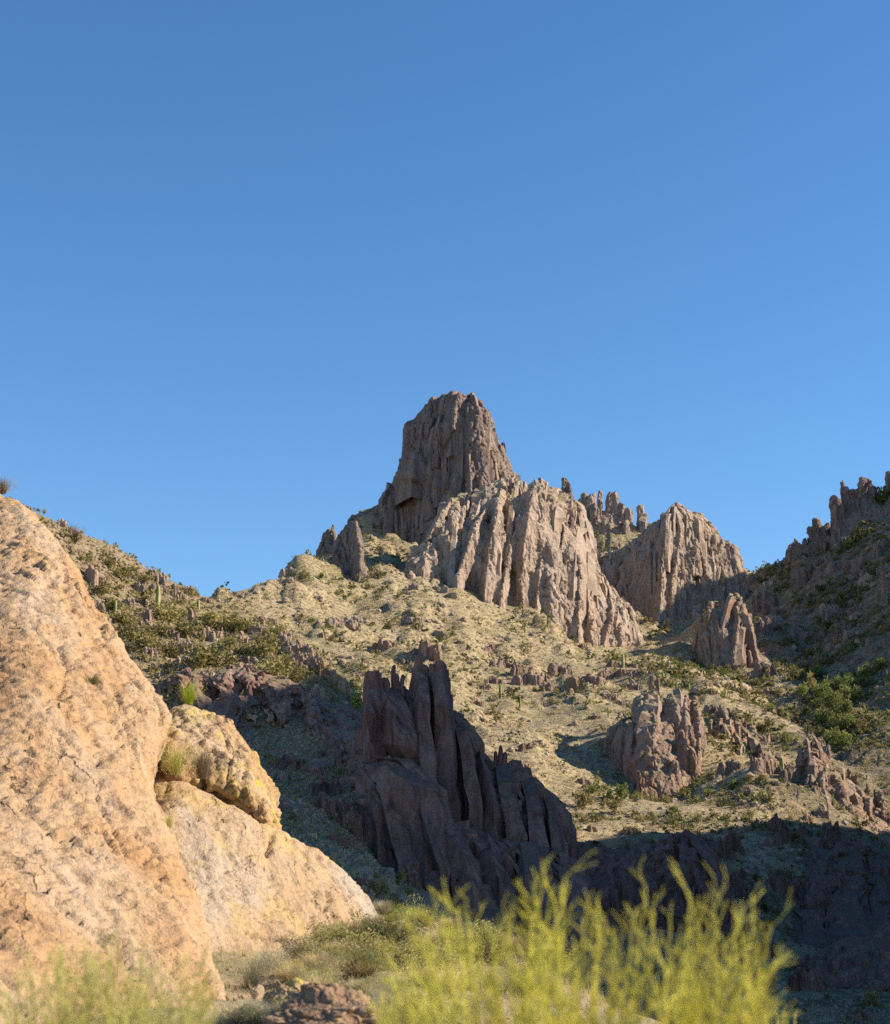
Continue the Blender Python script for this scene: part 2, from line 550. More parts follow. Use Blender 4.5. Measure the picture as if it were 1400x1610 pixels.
# ------------------------------------------------------------------ the main mountain: slopes, gullies and canyon
ctl = []
for k, m in MASS.items():
    ctl += world(m['foot'])
ctl += world([
    # skyline ridge on the left, then the slope below it
    (250, 1010, 400), (320, 985, 430), (365, 952, 452), (400, 931, 490), (420, 916, 510), (440, 902, 530), (470, 888, 552), (505, 872, 584), (535, 862, 620), (560, 850, 650),
    (300, 1050, 380), (420, 985, 450), (470, 935, 515), (600, 905, 580), (600, 960, 530), (560, 975, 505), (480, 1020, 420), (560, 1050, 400), (520, 975, 480),
    (640, 1000, 480), (640, 960, 530), (680, 955, 540), (740, 985, 515), (760, 1060, 440), (690, 1050, 440), (640, 1090, 380), (720, 1120, 370), (850, 1090, 425), (900, 1045, 500), (960, 1070, 480), (800, 1150, 360), (750, 1180, 340),
    (860, 1190, 335), (865, 1250, 305), (870, 1290, 280), (930, 1150, 365), (910, 1100, 420), (950, 1240, 318), (900, 1280, 288), (1000, 1290, 292),
    (600, 880, 610), (625, 900, 600), (620, 870, 640),
    (1040, 1058, 470), (1020, 1085, 440), (1075, 1075, 440), (1120, 1100, 420), (1100, 1060, 510), (1180, 1100, 455), (1130, 1150, 380), (1150, 1200, 350), (1220, 1150, 400), (1250, 1130, 420),
    (1060, 1000, 620), (1030, 1010, 640), (1090, 1000, 600), (1060, 1040, 560),
    (1210, 1085, 500), (1240, 1100, 470), (1215, 1050, 570), (1220, 990, 650), (1215, 940, 720), (1190, 905, 760), (1235, 880, 760), (1180, 893, 790),
    (1250, 868, 720), (1300, 900, 650), (1350, 870, 630), (1300, 1000, 590), (1400, 900, 590), (1400, 1000, 520), (1350, 1050, 510), (1280, 1075, 510),
    (1300, 1100, 470), (1290, 1150, 425), (1320, 1185, 395), (1350, 1130, 440), (1400, 1100, 430), (1400, 1170, 390), (1360, 1200, 372), (1400, 1240, 345), (1270, 1170, 400),
    (1200, 1220, 330), (1230, 1210, 335), (1100, 1260, 306), (1180, 1290, 280), (1100, 1310, 270), (1150, 1340, 255), (1200, 1360, 252), (1140, 1450, 225), (1200, 1470, 222),
    (1200, 1540, 182), (1250, 1560, 172), (1180, 1600, 150), (1300, 1600, 150), (1400, 1610, 148), (1100, 1600, 150), (900, 1560, 160), (700, 1560, 160), (1300, 1550, 178),
])
ctl += world([(352, 964, 446), (382, 944, 471), (372, 972, 445), (395, 955, 462)])
for (px_, py_, Y_) in [(400, 930, 490), (440, 905, 530), (480, 888, 560), (505, 874, 584), (535, 862, 620)]:
    x_, y_, z_ = at(px_, py_, Y_)
    ctl += [(x_ - 6, y_ + 35, z_ - 16), (x_ - 25, y_ + 110, z_ - 60)]
ctl += [(-125, 560, 55), (-110, 500, 62), (-60, 250, 5), (-120, 330, 20), (-150, 450, 40), (-220, 600, 60), (-200, 800, 40), (-60, 860, 110), (60, 900, 140), (160, 900, 150), (-10, 760, 150), (60, 800, 165), (250, 880, 160), (-300, 950, 20), (300, 950, 120),
        *world([(1290, 880, 715), (1320, 870, 705), (1360, 850, 700), (1400, 825, 690), (1250, 885, 770)]), (262, 712, 238), (280, 660, 228), (290, 575, 192), (290, 510, 178), (275, 455, 150), (235, 400, 118), (200, 350, 90), (335, 600, 212), (380, 520, 200), (380, 700, 220),
        (330, 420, 140), (170, 300, 60), (0, 100, -14), (-40, 120, -12), (40, 100, -12), (70, 140, -8), (110, 200, 6), (0, 60, -14), (60, 60, -12), (-40, 60, -12), (130, 100, 0)]
MAIN = RBF(ctl, 16.0, 0.6)


def h_main(x, y, detail=True):
    x = np.asarray(x, float)
    y = np.asarray(y, float)
    z = MAIN(x, y)
    if detail:
        p = np.stack([x.ravel(), y.ravel(), np.zeros(x.size)], 1)
        k = np.clip(y.ravel() / 450, 0.25, 1.3)
        n = 2.6 * fbm(p / 42, 3) + 1.0 * fbm(p / 11 + 5, 3, 0.55)
        g_, c_, o_ = worley(np.stack([p[:, 0] / 4.5, p[:, 1] / 3.2, 0 * p[:, 0] + 0.5], 1) + 0.3 * fbm(p / 9, 2)[:, None])
        out = sstep(0.12, 0.5, fbm(p / 23 + 31, 3)) * (0.7 + 1.5 * np.abs(_G[c_][:, 0]) + 0.8 * np.einsum('ij,ij->i', _G[(c_ + 9) & 255], o_)) * 1.25      # rocky humps
        gl = ridged(np.stack([p[:, 0] / 34 + 0.5 * fbm(p / 60, 2), p[:, 1] / 150, 0 * p[:, 0] + 3], 1), 2, 0.45)      # gullies and ribs running down the slope
        z = z + (k * (n + out + 2.6 * (gl - 0.6) * sstep(250, 330, p[:, 1]))).reshape(x.shape)
    return z


def polar(s0, s1, nc, y0, y1, nr):
    s = np.linspace(s0, s1, nc)
    yy = np.geomspace(y0, y1, nr)
    S, Y = np.meshgrid(s, yy)
    return S * Y, Y


s_ = np.concatenate([np.linspace(-0.345, -0.30, 12)[:-1], np.linspace(-0.30, 0.31, 470), np.linspace(0.31, 0.62, 40)[1:]])
GX, GY = np.meshgrid(s_, np.geomspace(58, 980, 390))
GX = GX * GY
GZ = h_main(GX, GY)
link('mountain_terrain', mesh_np('mountain_terrain', np.stack([GX, GY, GZ], -1).reshape(-1, 3), grid_faces(*GX.shape)), M['main_slope'], kind='structure')

# ------------------------------------------------------------------ the hillside on the left, with the canyon wall below it
ctl2 = world(MASS2['cliff']['foot']) + world(MASS2['castle_base']['foot']) + world([
    (-60, 760, 222), (20, 800, 222), (60, 826, 222), (100, 846, 224), (150, 868, 228), (200, 886, 231), (255, 908, 234), (300, 928, 236), (340, 951, 238), (380, 972, 237), (420, 992, 234), (450, 1006, 231),
    (480, 1022, 228), (520, 1050, 222), (550, 1082, 216), (575, 1106, 211),
    (235, 1076, 204), (270, 1056, 204), (320, 1062, 205), (400, 1054, 207), (445, 1066, 207), (483, 1083, 207), (540, 1105, 205), (576, 1138, 202),
    (180, 985, 214), (250, 990, 218), (330, 1000, 222), (400, 1020, 220), (120, 940, 216), (200, 930, 226), (150, 1020, 208), (60, 900, 214),
    (470, 1262, 168), (520, 1285, 162), (560, 1300, 156), (560, 1345, 140), (600, 1400, 124), (640, 1440, 112), (450, 1330, 130), (350, 1330, 130), (540, 1400, 112), (700, 1500, 110), (300, 1250, 160), (200, 1200, 180),
    (560, 1180, 186), (560, 1220, 178)])
ctl2 += [(-30, 290, 8), (-60, 300, 14), (-90, 300, 25), (-110, 250, 60), (-5, 262, 2), (-10, 230, 12), (0, 215, 4), (12, 200, -6), (20, 172, -4), (26, 150, -10), (20, 110, -16), (0, 80, -14), (-30, 80, -8), (-60, 110, 5), (-80, 170, 30), (35, 230, -30), (-40, 340, -20), (5, 300, -30), (-100, 350, -10)]
HILL = RBF(ctl2, 7.0, 0.3)


def h_hill(x, y, detail=True):
    x = np.asarray(x, float)
    y = np.asarray(y, float)
    z = HILL(x, y)
    if detail:
        p = np.stack([x.ravel(), y.ravel(), np.zeros(x.size)], 1)
        z = z + (0.75 * fbm(p / 13, 3) + 0.28 * fbm(p / 3.1 + 5, 3, 0.55) + 0.35 * sstep(0.2, 0.55, fbm(p / 7 + 31, 3)) * ridged(p / 2.0, 2)).reshape(x.shape)
    return z


HX, HY = polar(-0.345, 0.17, 290, 78, 345, 270)
HZ = h_hill(HX, HY)
link('hillside', mesh_np('hillside', np.stack([HX, HY, HZ], -1).reshape(-1, 3), grid_faces(*HX.shape)), M['hill_slope'], kind='structure')

# the plain far below and all round, out to the horizon
gx, gy = np.meshgrid(np.linspace(-6000, 6000, 60), np.linspace(-6000, 6000, 60))
gz = -62 + 6 * fbm(np.stack([gx.ravel(), gy.ravel(), gx.ravel() * 0], 1) / 900, 3).reshape(gx.shape)
link('ground', mesh_np('ground', np.stack([gx, gy, gz], -1).reshape(-1, 3), grid_faces(60, 60)), M['plain'], kind='structure')

# the canyon's right wall: a ridge out of the picture whose shadow fills the canyon
ry = np.linspace(60, 352, 110)
crest = np.interp(ry, [60, 80, 96, 112, 132, 208, 224, 240, 266, 288, 300, 322, 352], [-12, -5, 40, 112, 142, 146, 136, 112, 97, 86, 73, 62, 46])
rt = np.linspace(0, 1, 60)
RT, RY = np.meshgrid(rt, ry)
foot_x = np.maximum(0.36 * ry + 6, 42)
RX = foot_x[:, None] + RT * (300 - foot_x[:, None])
cx = 168.0
prof = np.where(RX < cx, sstep(0, 1, np.clip((RX - foot_x[:, None]) / (cx - foot_x[:, None]), 0, 1)) * 0.6 + 0.4 * np.clip((RX - foot_x[:, None]) / (cx - foot_x[:, None]), 0, 1),
                1 - 0.9 * np.clip((RX - cx) / 132, 0, 1))
base = -20 + 0 * RX
RZ = base + (crest[:, None] - base) * prof
pn = np.stack([RX.ravel(), RY.ravel(), RX.ravel() * 0], 1)
RZ += (prof * (3.5 * (fbm(pn / 24, 4)).reshape(RX.shape)))
link('canyon_ridge', mesh_np('canyon_ridge', np.stack([RX, RY, RZ], -1).reshape(-1, 3), grid_faces(*RX.shape)), M['hill_slope'], kind='structure')


def hit(px, py, hf, y0, y1, n=130):
    """walk along the sight line of a photo pixel until it meets a slope"""
    ys = np.geomspace(y0, y1, n)
    P = np.outer(ys, np.array(at(px, py, 1.0)) - [0, 0, CAMZ]) + [0, 0, CAMZ]
    d = P[:, 2] - hf(P[:, 0], P[:, 1])
    k = np.where(d < 0)[0]
    if len(k) == 0:
        return None
    i = k[0]
    if i == 0:
        return P[0]
    t = d[i - 1] / (d[i - 1] - d[i])
    q = P[i - 1] + (P[i] - P[i - 1]) * t
    q[2] = float(hf(q[:1], q[1:2])[0])
    return q


# ------------------------------------------------------------------ rock masses: building them
def columns(specs, rng, K=6):
    """closed, faceted, tapering prisms: (x, y, z0, z1, ra, rb, ang, lean_x, lean_y, blunt)"""
    S = np.array(specs, float)
    n = len(S)
    tt = np.array([0.0, 0.5, 0.82, 0.95, 1.0])
    V = np.zeros((n, len(tt), K, 3))
    th = (np.arange(K) / K * 2 * np.pi)[None] + rng.uniform(-0.38, 0.38, (n, K)) + rng.uniform(0, 6, (n, 1))
    rr = rng.uniform(0.72, 1.2, (n, K))
    h = S[:, 3] - S[:, 2]
    tilt = rng.uniform(-0.55, 0.55, (n, 2))
    for r, t in enumerate(tt):
        sc = np.interp(t, [0, 0.5, 0.82, 1.0], [1.18, 1.0, 0.88, 0.0]) if t < 0.9 else None
        if sc is None:
            sc = (0.45 + 0.42 * S[:, 9]) if t < 0.97 else (0.18 + 0.5 * S[:, 9])
        sc = np.broadcast_to(sc, (n,))
        wob = rng.uniform(0.9, 1.1, (n, K))
        lx = np.cos(th) * rr * wob * (S[:, 4] * sc)[:, None]
        ly = np.sin(th) * rr * wob * (S[:, 5] * sc)[:, None]
        ca, sa = np.cos(S[:, 6])[:, None], np.sin(S[:, 6])[:, None]
        # the last metres taper whatever the column's height
        top_len = np.minimum(h * 0.5, S[:, 4] * 2.6)
        zz = S[:, 3] - (1 - t) / 0.5 * top_len if t >= 0.5 else S[:, 2]
        V[:, r, :, 0] = S[:, 0, None] + lx * ca - ly * sa + (S[:, 7] * (zz - S[:, 3]))[:, None]
        V[:, r, :, 1] = S[:, 1, None] + lx * sa + ly * ca + (S[:, 8] * (zz - S[:, 3]))[:, None]
        V[:, r, :, 2] = np.broadcast_to(np.asarray(zz)[:, None], (n, K)) + (t > 0.6) * (lx * tilt[:, :1] + ly * tilt[:, 1:]) * 0.9
    Rn = len(tt)
    idx = np.arange(n * Rn * K).reshape(n, Rn, K)
    q = np.stack([idx[:, :-1], np.roll(idx, -1, 2)[:, :-1], np.roll(idx, -1, 2)[:, 1:], idx[:, 1:]], -1).reshape(-1, 4)
    caps = np.concatenate([idx[:, -1, :], idx[:, 0, ::-1]])
    return V.reshape(-1, 3), [q, caps]


def interp_line(pts, px):
    P = np.array(sorted(pts), float)
    return np.array([np.interp(px, P[:, 0], P[:, k]) for k in (1, 2)])


def rock_relief(me, unit, amp=1.0, crack=1.0, seed=0.0, lean=0.0):
    """fractures, flutes and roughness cut into a finished rock mesh; unit in metres"""
    V, N = coords(me), normals(me)
    P = V + np.float32(seed)
    P[:, 0] += lean * V[:, 2]
    steep = np.clip(1.25 - np.abs(N[:, 2]), 0, 1)
    w1, w2 = fbm(P / (6 * unit), 2), fbm(P / (6 * unit) + 40, 2)
    X, Y_, Z = P[:, 0] + 1.3 * unit * w1, P[:, 1] + 1.3 * unit * w2, P[:, 2] + 2.0 * unit * w1
    d = np.zeros(len(V), np.float32)
    for sc, h, am, cr in ((6.0, 16.0, 0.75, 0.5), (2.7, 9.5, 0.34, 0.75), (1.2, 4.0, 0.13, 0.4)):
        u = sc * unit
        g, cid, off = worley(np.stack([X / u, Y_ / u, (Z + 0.35 * X + 0.2 * Y_) / (h * unit)], 1) + sc)
        blk = (_G[cid][:, 0]) * 0.55 + np.einsum('ij,ij->i', _G[(cid + 57) & 255], off) * 1.1
        d += unit * am * (amp * blk - cr * crack * np.exp(-(g / 0.09) ** 2))
    d *= 0.35 + 0.65 * steep
    d += unit * amp * (0.16 * fbm(P / (1.7 * unit), 3, 0.6))
    set_coords(me, V + N * d[:, None])


def trim(me, ground, depth):
    """drop what lies buried under the slope"""
    V = coords(me)
    gx_, gy_ = np.meshgrid(np.linspace(V[:, 0].min(), V[:, 0].max(), 24), np.linspace(V[:, 1].min(), V[:, 1].max(), 24))
    gz_ = ground(gx_, gy_, False)
    ii = np.clip(np.rint((V[:, 0] - gx_[0, 0]) / (gx_[0, -1] - gx_[0, 0]) * 23), 0, 23).astype(int)
    jj = np.clip(np.rint((V[:, 1] - gy_[0, 0]) / (gy_[-1, 0] - gy_[0, 0]) * 23), 0, 23).astype(int)
    keep = V[:, 2] > gz_[jj, ii] - depth
    F = np.empty(len(me.polygons) * 4, np.int32)
    me.loops.foreach_get('vertex_index', F)
    F = F.reshape(-1, 4)
    F = F[keep[F].any(1)]
    used = np.zeros(len(V), bool)
    used[F.ravel()] = True
    remap = np.cumsum(used) - 1
    name = me.name
    bpy.data.meshes.remove(me)
    return mesh_np(name, V[used], remap[F], False)


def mass_mesh(name, spec, rng, spacing, rad, voxel, unit, p=1.7, jit=2.0, back=0.6, lean=(0, 0), ribs=(), spires=(), recess=0.0,
              amp=1.0, crack=1.0, deep=10.0, strike=None, elong=1.7, blunt=(0.35, 1.0), smooth_it=0, carve=None, ground=None, flakes=0, fl_w=3.0, fl_len=1.0, sink=0.0, crisp=0.55, tiltx=0.0, rib_raw=False):
    ground = ground or h_main
    top, foot = spec['top'], spec['foot']
    x0 = max(min(t[0] for t in top), min(t[0] for t in foot))
    x1 = min(max(t[0] for t in top), max(t[0] for t in foot))
    mpp = top[len(top) // 2][2] * T / 805 / CP
    L = []
    Vs, Fs, nv = [], [], 0

    def face_pt(px, v, out=0.0):
        ty, tY = interp_line(top, px)
        fy, fY = interp_line(foot, px)
        A, B = np.array(at(px, ty, tY)), np.array(at(px, fy, fY))
        g = 1 - (1 - min(max(v, 0), 1.0)) ** p
        q = B + (A - B) * v
        q[2] = B[2] + (A[2] - B[2]) * g if v <= 1 else A[2] - (v - 1) * (A[2] - B[2]) * 0.9
        q[1] -= out
        return q

    # the body: a faceted solid under the skyline and the face
    ncol = max(4, int((x1 - x0) * mpp / spacing))
    mid = len(top) // 2
    depth = abs(top[mid][2] - foot[len(foot) // 2][2])
    nrow = max(5, int(1.6 * depth / spacing))
    vv = np.concatenate([np.linspace(0, 1, nrow), 1 + np.linspace(0, back, 4)[1:]])
    G = np.zeros((len(vv), ncol + 1, 3))
    for i in range(ncol + 1):
        push = recess * (0.55 + 0.8 * math.sin(i * spacing / 7.0 + 3 * math.sin(i * spacing / 17.0 + x0)) * 0.7 + 0.5 * rng.uniform(-1, 1))
        for k, v in enumerate(vv):
            px = x0 + (x1 - x0) * min(max((i + rng.uniform(-0.35, 0.35)) / ncol, 0), 1)
            q = face_pt(px, v)
            q[1] += push * (1 if v < 1 else 0.3) + rng.uniform(-0.3, 0.3) * spacing * 0.5
            q[2] -= sink * min(1.0, v * 1.5)
            q[2] += rng.uniform(-jit, jit * 0.15) * (0.35 if v < 0.9 else 0.8)
            G[k, i] = q
    zb = G[..., 2].min() - deep
    nr_, nc_ = G.shape[:2]
    low = G.copy()
    low[..., 2] = zb
    ring = [(0, i) for i in range(nc_)] + [(k, nc_ - 1) for k in range(1, nr_)] + [(nr_ - 1, i) for i in range(nc_ - 2, -1, -1)] + [(k, 0) for k in range(nr_ - 2, 0, -1)]
    ri = np.array([k * nc_ + i for k, i in ring])
    n0 = nr_ * nc_
    side = np.stack([ri, ri + n0, np.roll(ri, -1) + n0, np.roll(ri, -1)], 1)
    gf = grid_faces(nr_, nc_)
    Vs.append(np.concatenate([G.reshape(-1, 3), low.reshape(-1, 3)]))
    Fs.append(np.concatenate([gf, gf[:, ::-1] + n0, side]))
    nv += 2 * n0

    # fins and flakes standing proud of the face
    RV, RF, RC, rn = [], [], [], 0

    def fin(W, wd, thick, tip=0.25, raw=False):
        nonlocal nv, rn
        W = np.array(W)
        n = len(W)
        K = 5
        off0 = rn if raw else nv
        th = np.arange(K) / K * 2 * np.pi - np.pi / 2 + rng.uniform(-0.35, 0.35, K) + (rng.uniform(-1.2, 1.2) if raw else 0)
        rr = rng.uniform(0.75, 1.15, K)
        V = np.zeros((n + 1, K, 3))
        for j in range(n):
            sc = (tip if j == 0 else min(1.0, 0.65 + 0.35 * j / max(1, n - 2))) * rng.uniform(0.88, 1.12)
            jj = rng.uniform(0.86, 1.14, K) if raw else 1.0
            sx = np.cos(th) * rr * jj * wd / 2 * sc
            sy = np.sin(th) * rr * jj * thick / 2 * sc
            V[j, :, 0] = W[j, 0] + sx
            V[j, :, 1] = W[j, 1] + sy + thick * 0.35
            V[j, :, 2] = W[j, 2] + rng.uniform(-0.4, 0.4, K) * wd * (0.6 if j == 0 else 0.25 if raw else 0.0)
        V[n] = V[n - 1]
        V[n, :, 2] -= max(3.0, deep * 0.6)
        idx = np.arange((n + 1) * K).reshape(n + 1, K) + off0
        rl = np.roll(idx, -1, 1)
        if raw:
            RF.append(np.stack([idx[:-1], idx[1:], rl[1:], rl[:-1]], -1).reshape(-1, 4))
            RC.append(idx[0])
            RV.append(V.reshape(-1, 3))
            rn += (n + 1) * K
            return
        Fs.append(np.stack([idx[:-1], idx[1:], rl[1:], rl[:-1]], -1).reshape(-1, 4))
        caps.append(idx[0])
        caps.append(idx[n][::-1])
        Vs.append(V.reshape(-1, 3))
        nv += (n + 1) * K

    caps = []
    for rib in ribs:
        pts, wd = rib[0], rib[1]
        proud = rib[2] if len(rib) > 2 else 3.0
        P_ = np.array(pts, float)
        m_ = max(len(pts) * 2, 5)
        tt = np.linspace(0, 1, m_)
        pxs = np.interp(tt, np.linspace(0, 1, len(pts)), P_[:, 0])
        pys = np.interp(tt, np.linspace(0, 1, len(pts)), P_[:, 1])
        W = []
        for j, (px, py) in enumerate(zip(pxs, pys)):
            ty, tY = interp_line(top, px)
            fy, fY = interp_line(foot, px)
            hf = min(max((fy - py) / max(fy - ty, 1), 0), 1)
            v = 1 - (1 - hf) ** (1 / p)
            W.append(at(px + rng.uniform(-1.5, 1.5), py, fY + (tY - fY) * v - proud * (0.35 + 0.65 * math.sin(math.pi * min(0.9, 0.1 + tt[j])))))
        fin(W, wd, wd * 1.2 + proud * 1.6, 0.4 if not rib_raw else rng.uniform(0.5, 0.9), rib_raw)
    for _ in range(flakes):
        px = rng.uniform(x0, x1)
        va = rng.uniform(0.1, 1.0)
        ln = (0.06 + 0.42 * rng.uniform() ** 2.0) * fl_len
        vb = max(0.0, va - ln)
        wd = fl_w * rng.lognormal(-0.1, 0.55)
        dx = (rng.normal(0, 0.38) + tiltx - lean[0]) * (va - vb) * 70 / max(0.3, mpp / 0.24)
        out = rng.uniform(0.15, 0.75) * wd
        W = []
        raw = rng.uniform() < crisp
        for j, t in enumerate(np.linspace(0, 1, 7 if raw else 5)):
            v = va + (vb - va) * t
            q = face_pt(min(max(px + dx * t, x0), x1), v, out * (0.55 + 0.45 * math.sin(math.pi * (0.15 + 0.7 * t))) - recess * 0.6)
            W.append(q)
        if W[0][2] - W[-1][2] > 0.7 * wd:
            fin(W, wd, wd * 1.1, rng.uniform(0.3, 1.15), raw)
    for (px, py, Y, wpx, hpx, ln) in spires:
        a = at(px, py, Y)
        m_ = Y * T / 805 / CP
        L.append((a[0], a[1], a[2] - hpx * m_, a[2], wpx * m_ * 0.62, wpx * m_ * 0.68, rng.uniform(0, 3), ln, 0.0, 0.55))
    if L and rib_raw:
        V, F = columns(L, rng)
        RV.append(V)
        RF.append(F[0] + rn)
        RC6 = F[1] + rn
        cc = None
    elif L:
        V, F = columns(L, rng)
        Vs.append(V)
        Fs += [F[0] + nv]
        cc = F[1] + nv
    else:
        cc = None
    polys = [np.concatenate(Fs)] + ([np.array(caps)] if caps else []) + ([cc] if cc is not None else [])
    me = remesh(mesh_np(name, np.concatenate(Vs), polys), voxel, smooth_it)
    me = trim(me, ground, 1.5 + 2 * unit)
    rock_relief(me, unit, amp, crack, rng.uniform(0, 50), -lean[0])
    if carve:
        carve(me)
    if RV:                                   # add the flakes that kept their sharp edges
        V = coords(me)
        F = np.empty(len(me.polygons) * 4, np.int32)
        me.loops.foreach_get('vertex_index', F)
        n0 = len(V)
        R_ = np.concatenate(RV)
        rp_ = fbm(R_ / (2.2 * unit), 2)
        R_ = R_ + np.stack([rp_, np.roll(rp_, 1) * 0.4, 0 * rp_], 1) * unit * 0.12
        bpy.data.meshes.remove(me)
        me = mesh_np(name, np.concatenate([V, R_]), [F.reshape(-1, 4), np.concatenate(RF) + n0, np.array(RC) + n0] + ([RC6 + n0] if L and rib_raw else []), False)
    return me


def mass(name, key, label, cat, mat, store=MASS, seed=1, **kw):
    rng = np.random.RandomState(seed)
    me = mass_mesh(name, store[key], rng, ground=h_main if store is MASS else h_hill, **kw)
    return link(name, me, M[mat], label=label, cat=cat)


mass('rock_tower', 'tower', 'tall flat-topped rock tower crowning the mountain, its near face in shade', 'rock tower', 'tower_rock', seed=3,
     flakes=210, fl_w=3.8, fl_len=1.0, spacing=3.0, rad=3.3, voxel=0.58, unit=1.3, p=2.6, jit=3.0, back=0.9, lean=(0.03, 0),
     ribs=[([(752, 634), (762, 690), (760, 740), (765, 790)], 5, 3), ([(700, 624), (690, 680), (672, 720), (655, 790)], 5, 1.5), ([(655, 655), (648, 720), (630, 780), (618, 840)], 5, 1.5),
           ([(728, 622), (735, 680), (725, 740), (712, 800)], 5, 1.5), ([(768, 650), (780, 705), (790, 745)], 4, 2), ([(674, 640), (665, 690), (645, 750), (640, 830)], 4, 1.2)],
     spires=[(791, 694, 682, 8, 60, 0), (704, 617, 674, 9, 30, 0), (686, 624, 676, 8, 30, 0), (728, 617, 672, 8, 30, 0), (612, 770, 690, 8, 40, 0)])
mass('fluted_cliff', 'face', 'broad sunlit fluted rock face stepping down below the tall tower', 'rock face', 'far_rock', seed=5,
     flakes=360, fl_w=3.2, fl_len=1.0, tiltx=-0.1, spacing=3.4, rad=2.5, voxel=0.56, unit=1.2, p=1.9, jit=3.5, back=0.6, recess=5.0, sink=1.5,
     ribs=[([(738, 774), (708, 784), (676, 843), (652, 889), (648, 905)], 5, 9), ([(771, 787), (745, 830), (735, 873), (722, 908)], 5, 9), ([(794, 751), (784, 804), (771, 873), (764, 936)], 5, 8),
           ([(827, 754), (817, 810), (797, 879), (786, 945)], 4, 4), ([(853, 751), (856, 830), (850, 896), (843, 972)], 4.5, 4), ([(883, 777), (889, 846), (873, 890), (876, 985)], 4.5, 3.5),
           ([(909, 790), (929, 843), (932, 890)], 4.5, 3), ([(905, 850), (912, 920), (908, 1000)], 4.5, 3.5), ([(935, 889), (955, 915), (961, 961), (948, 1015)], 4, 3), ([(981, 938), (994, 968), (1014, 1027)], 4, 3),
           ([(820, 880), (822, 960)], 4, 3.5), ([(975, 960), (978, 1025)], 4, 3), ([(838, 770), (832, 850), (825, 900)], 3.5, 3), ([(925, 935), (930, 1010)], 3.5, 3)])
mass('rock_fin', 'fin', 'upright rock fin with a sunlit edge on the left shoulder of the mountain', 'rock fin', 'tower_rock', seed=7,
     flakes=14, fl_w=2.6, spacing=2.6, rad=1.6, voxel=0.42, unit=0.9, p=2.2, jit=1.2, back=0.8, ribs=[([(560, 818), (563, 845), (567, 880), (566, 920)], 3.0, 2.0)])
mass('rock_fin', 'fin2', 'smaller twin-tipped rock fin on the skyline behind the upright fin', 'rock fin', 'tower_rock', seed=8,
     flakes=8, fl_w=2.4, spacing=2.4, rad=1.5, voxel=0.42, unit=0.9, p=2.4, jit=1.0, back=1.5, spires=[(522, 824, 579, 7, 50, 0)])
mass('rock_pinnacles', 'pinnacles', 'row of reddish rock pinnacles on the skyline between tower and domed rock', 'rock pinnacles', 'far_rock', seed=9,
     flakes=16, fl_w=2.6, spacing=4.0, rad=2.4, voxel=0.45, unit=0.9, p=2.4, jit=2.0, back=0.8, sink=7,
     spires=[(919, 775, 770, 13, 70, 0), (931, 776, 768, 14, 70, 0.1), (944, 771, 772, 8, 70, 0.05), (958, 775, 770, 12, 70, 0), (966, 773, 770, 12, 70, 0), (978, 790, 768, 10, 60, 0), (989, 798, 766, 9, 60, 0),
             (1006, 793, 770, 10, 60, 0), (1013, 808, 768, 8, 50, 0), (1022, 824, 768, 8, 30, 0), (950, 818, 762, 8, 30, 0), (958, 822, 762, 8, 30, 0), (985, 818, 762, 8, 30, 0)])
rngs = np.random.RandomState(10)
link('rock_spire', mass_mesh('rock_spire', dict(top=[(876, 790, 632), (880, 770, 632), (890, 765, 632), (903, 780, 632)], foot=[(874, 810, 626), (905, 810, 626)]), rngs, spacing=2.4, rad=1.6, voxel=0.42, unit=0.8,
     p=2.2, jit=1.5, spires=[(888, 751, 631, 12, 60, 0), (895, 758, 631, 10, 60, 0), (881, 768, 630, 8, 40, 0)]), M['tower_rock'], label='lone two-tipped rock spire on the skyline right of the tower', cat='rock spire')
mass('rock_dome', 'dome', 'big domed rock with a jagged crest and a shadowed left wall', 'rock dome', 'far_rock', seed=12,
     flakes=180, fl_w=3.6, fl_len=1.0, spacing=4.6, rad=3.0, voxel=0.6, unit=1.4, p=2.2, jit=3.5, back=0.8, recess=1.0,
     ribs=[([(1044, 808), (1046, 850), (1042, 920), (1037, 978)], 5, 5), ([(1075, 800), (1070, 850), (1060, 900), (1055, 980)], 4.5, 3), ([(1100, 812), (1095, 860), (1085, 920)], 4.5, 3),
           ([(1125, 835), (1118, 880), (1105, 950)], 4.5, 3), ([(1145, 860), (1142, 900), (1135, 950)], 4, 3)])
mass('rock_block', 'block', 'notched twin-topped rock block standing in front of the domed rock', 'rock block', 'red_rock', seed=14,
     flakes=70, fl_w=3.0, crisp=0.85, spacing=3.2, rad=2.4, voxel=0.42, unit=0.9, p=2.8, jit=1.5, back=0.9, recess=2.5, sink=2.0,
     ribs=[([(1126, 946), (1130, 980), (1128, 1010), (1130, 1050)], 3.6, 3), ([(1155, 936), (1162, 980), (1155, 1020), (1150, 1052)], 4.0, 3), ([(1172, 946), (1180, 990), (1192, 1040)], 3.4, 2.5), ([(1102, 966), (1104, 1000), (1112, 1035)], 3.4, 2)])
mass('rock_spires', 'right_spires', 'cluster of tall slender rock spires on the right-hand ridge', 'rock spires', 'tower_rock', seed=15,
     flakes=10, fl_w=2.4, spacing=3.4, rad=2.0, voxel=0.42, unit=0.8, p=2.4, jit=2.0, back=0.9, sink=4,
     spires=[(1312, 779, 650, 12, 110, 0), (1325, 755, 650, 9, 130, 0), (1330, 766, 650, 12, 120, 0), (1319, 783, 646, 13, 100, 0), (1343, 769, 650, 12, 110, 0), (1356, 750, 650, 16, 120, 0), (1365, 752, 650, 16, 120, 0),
             (1374, 764, 650, 12, 110, 0), (1352, 785, 645, 12, 80, 0), (1396, 742, 652, 13, 90, 0)])
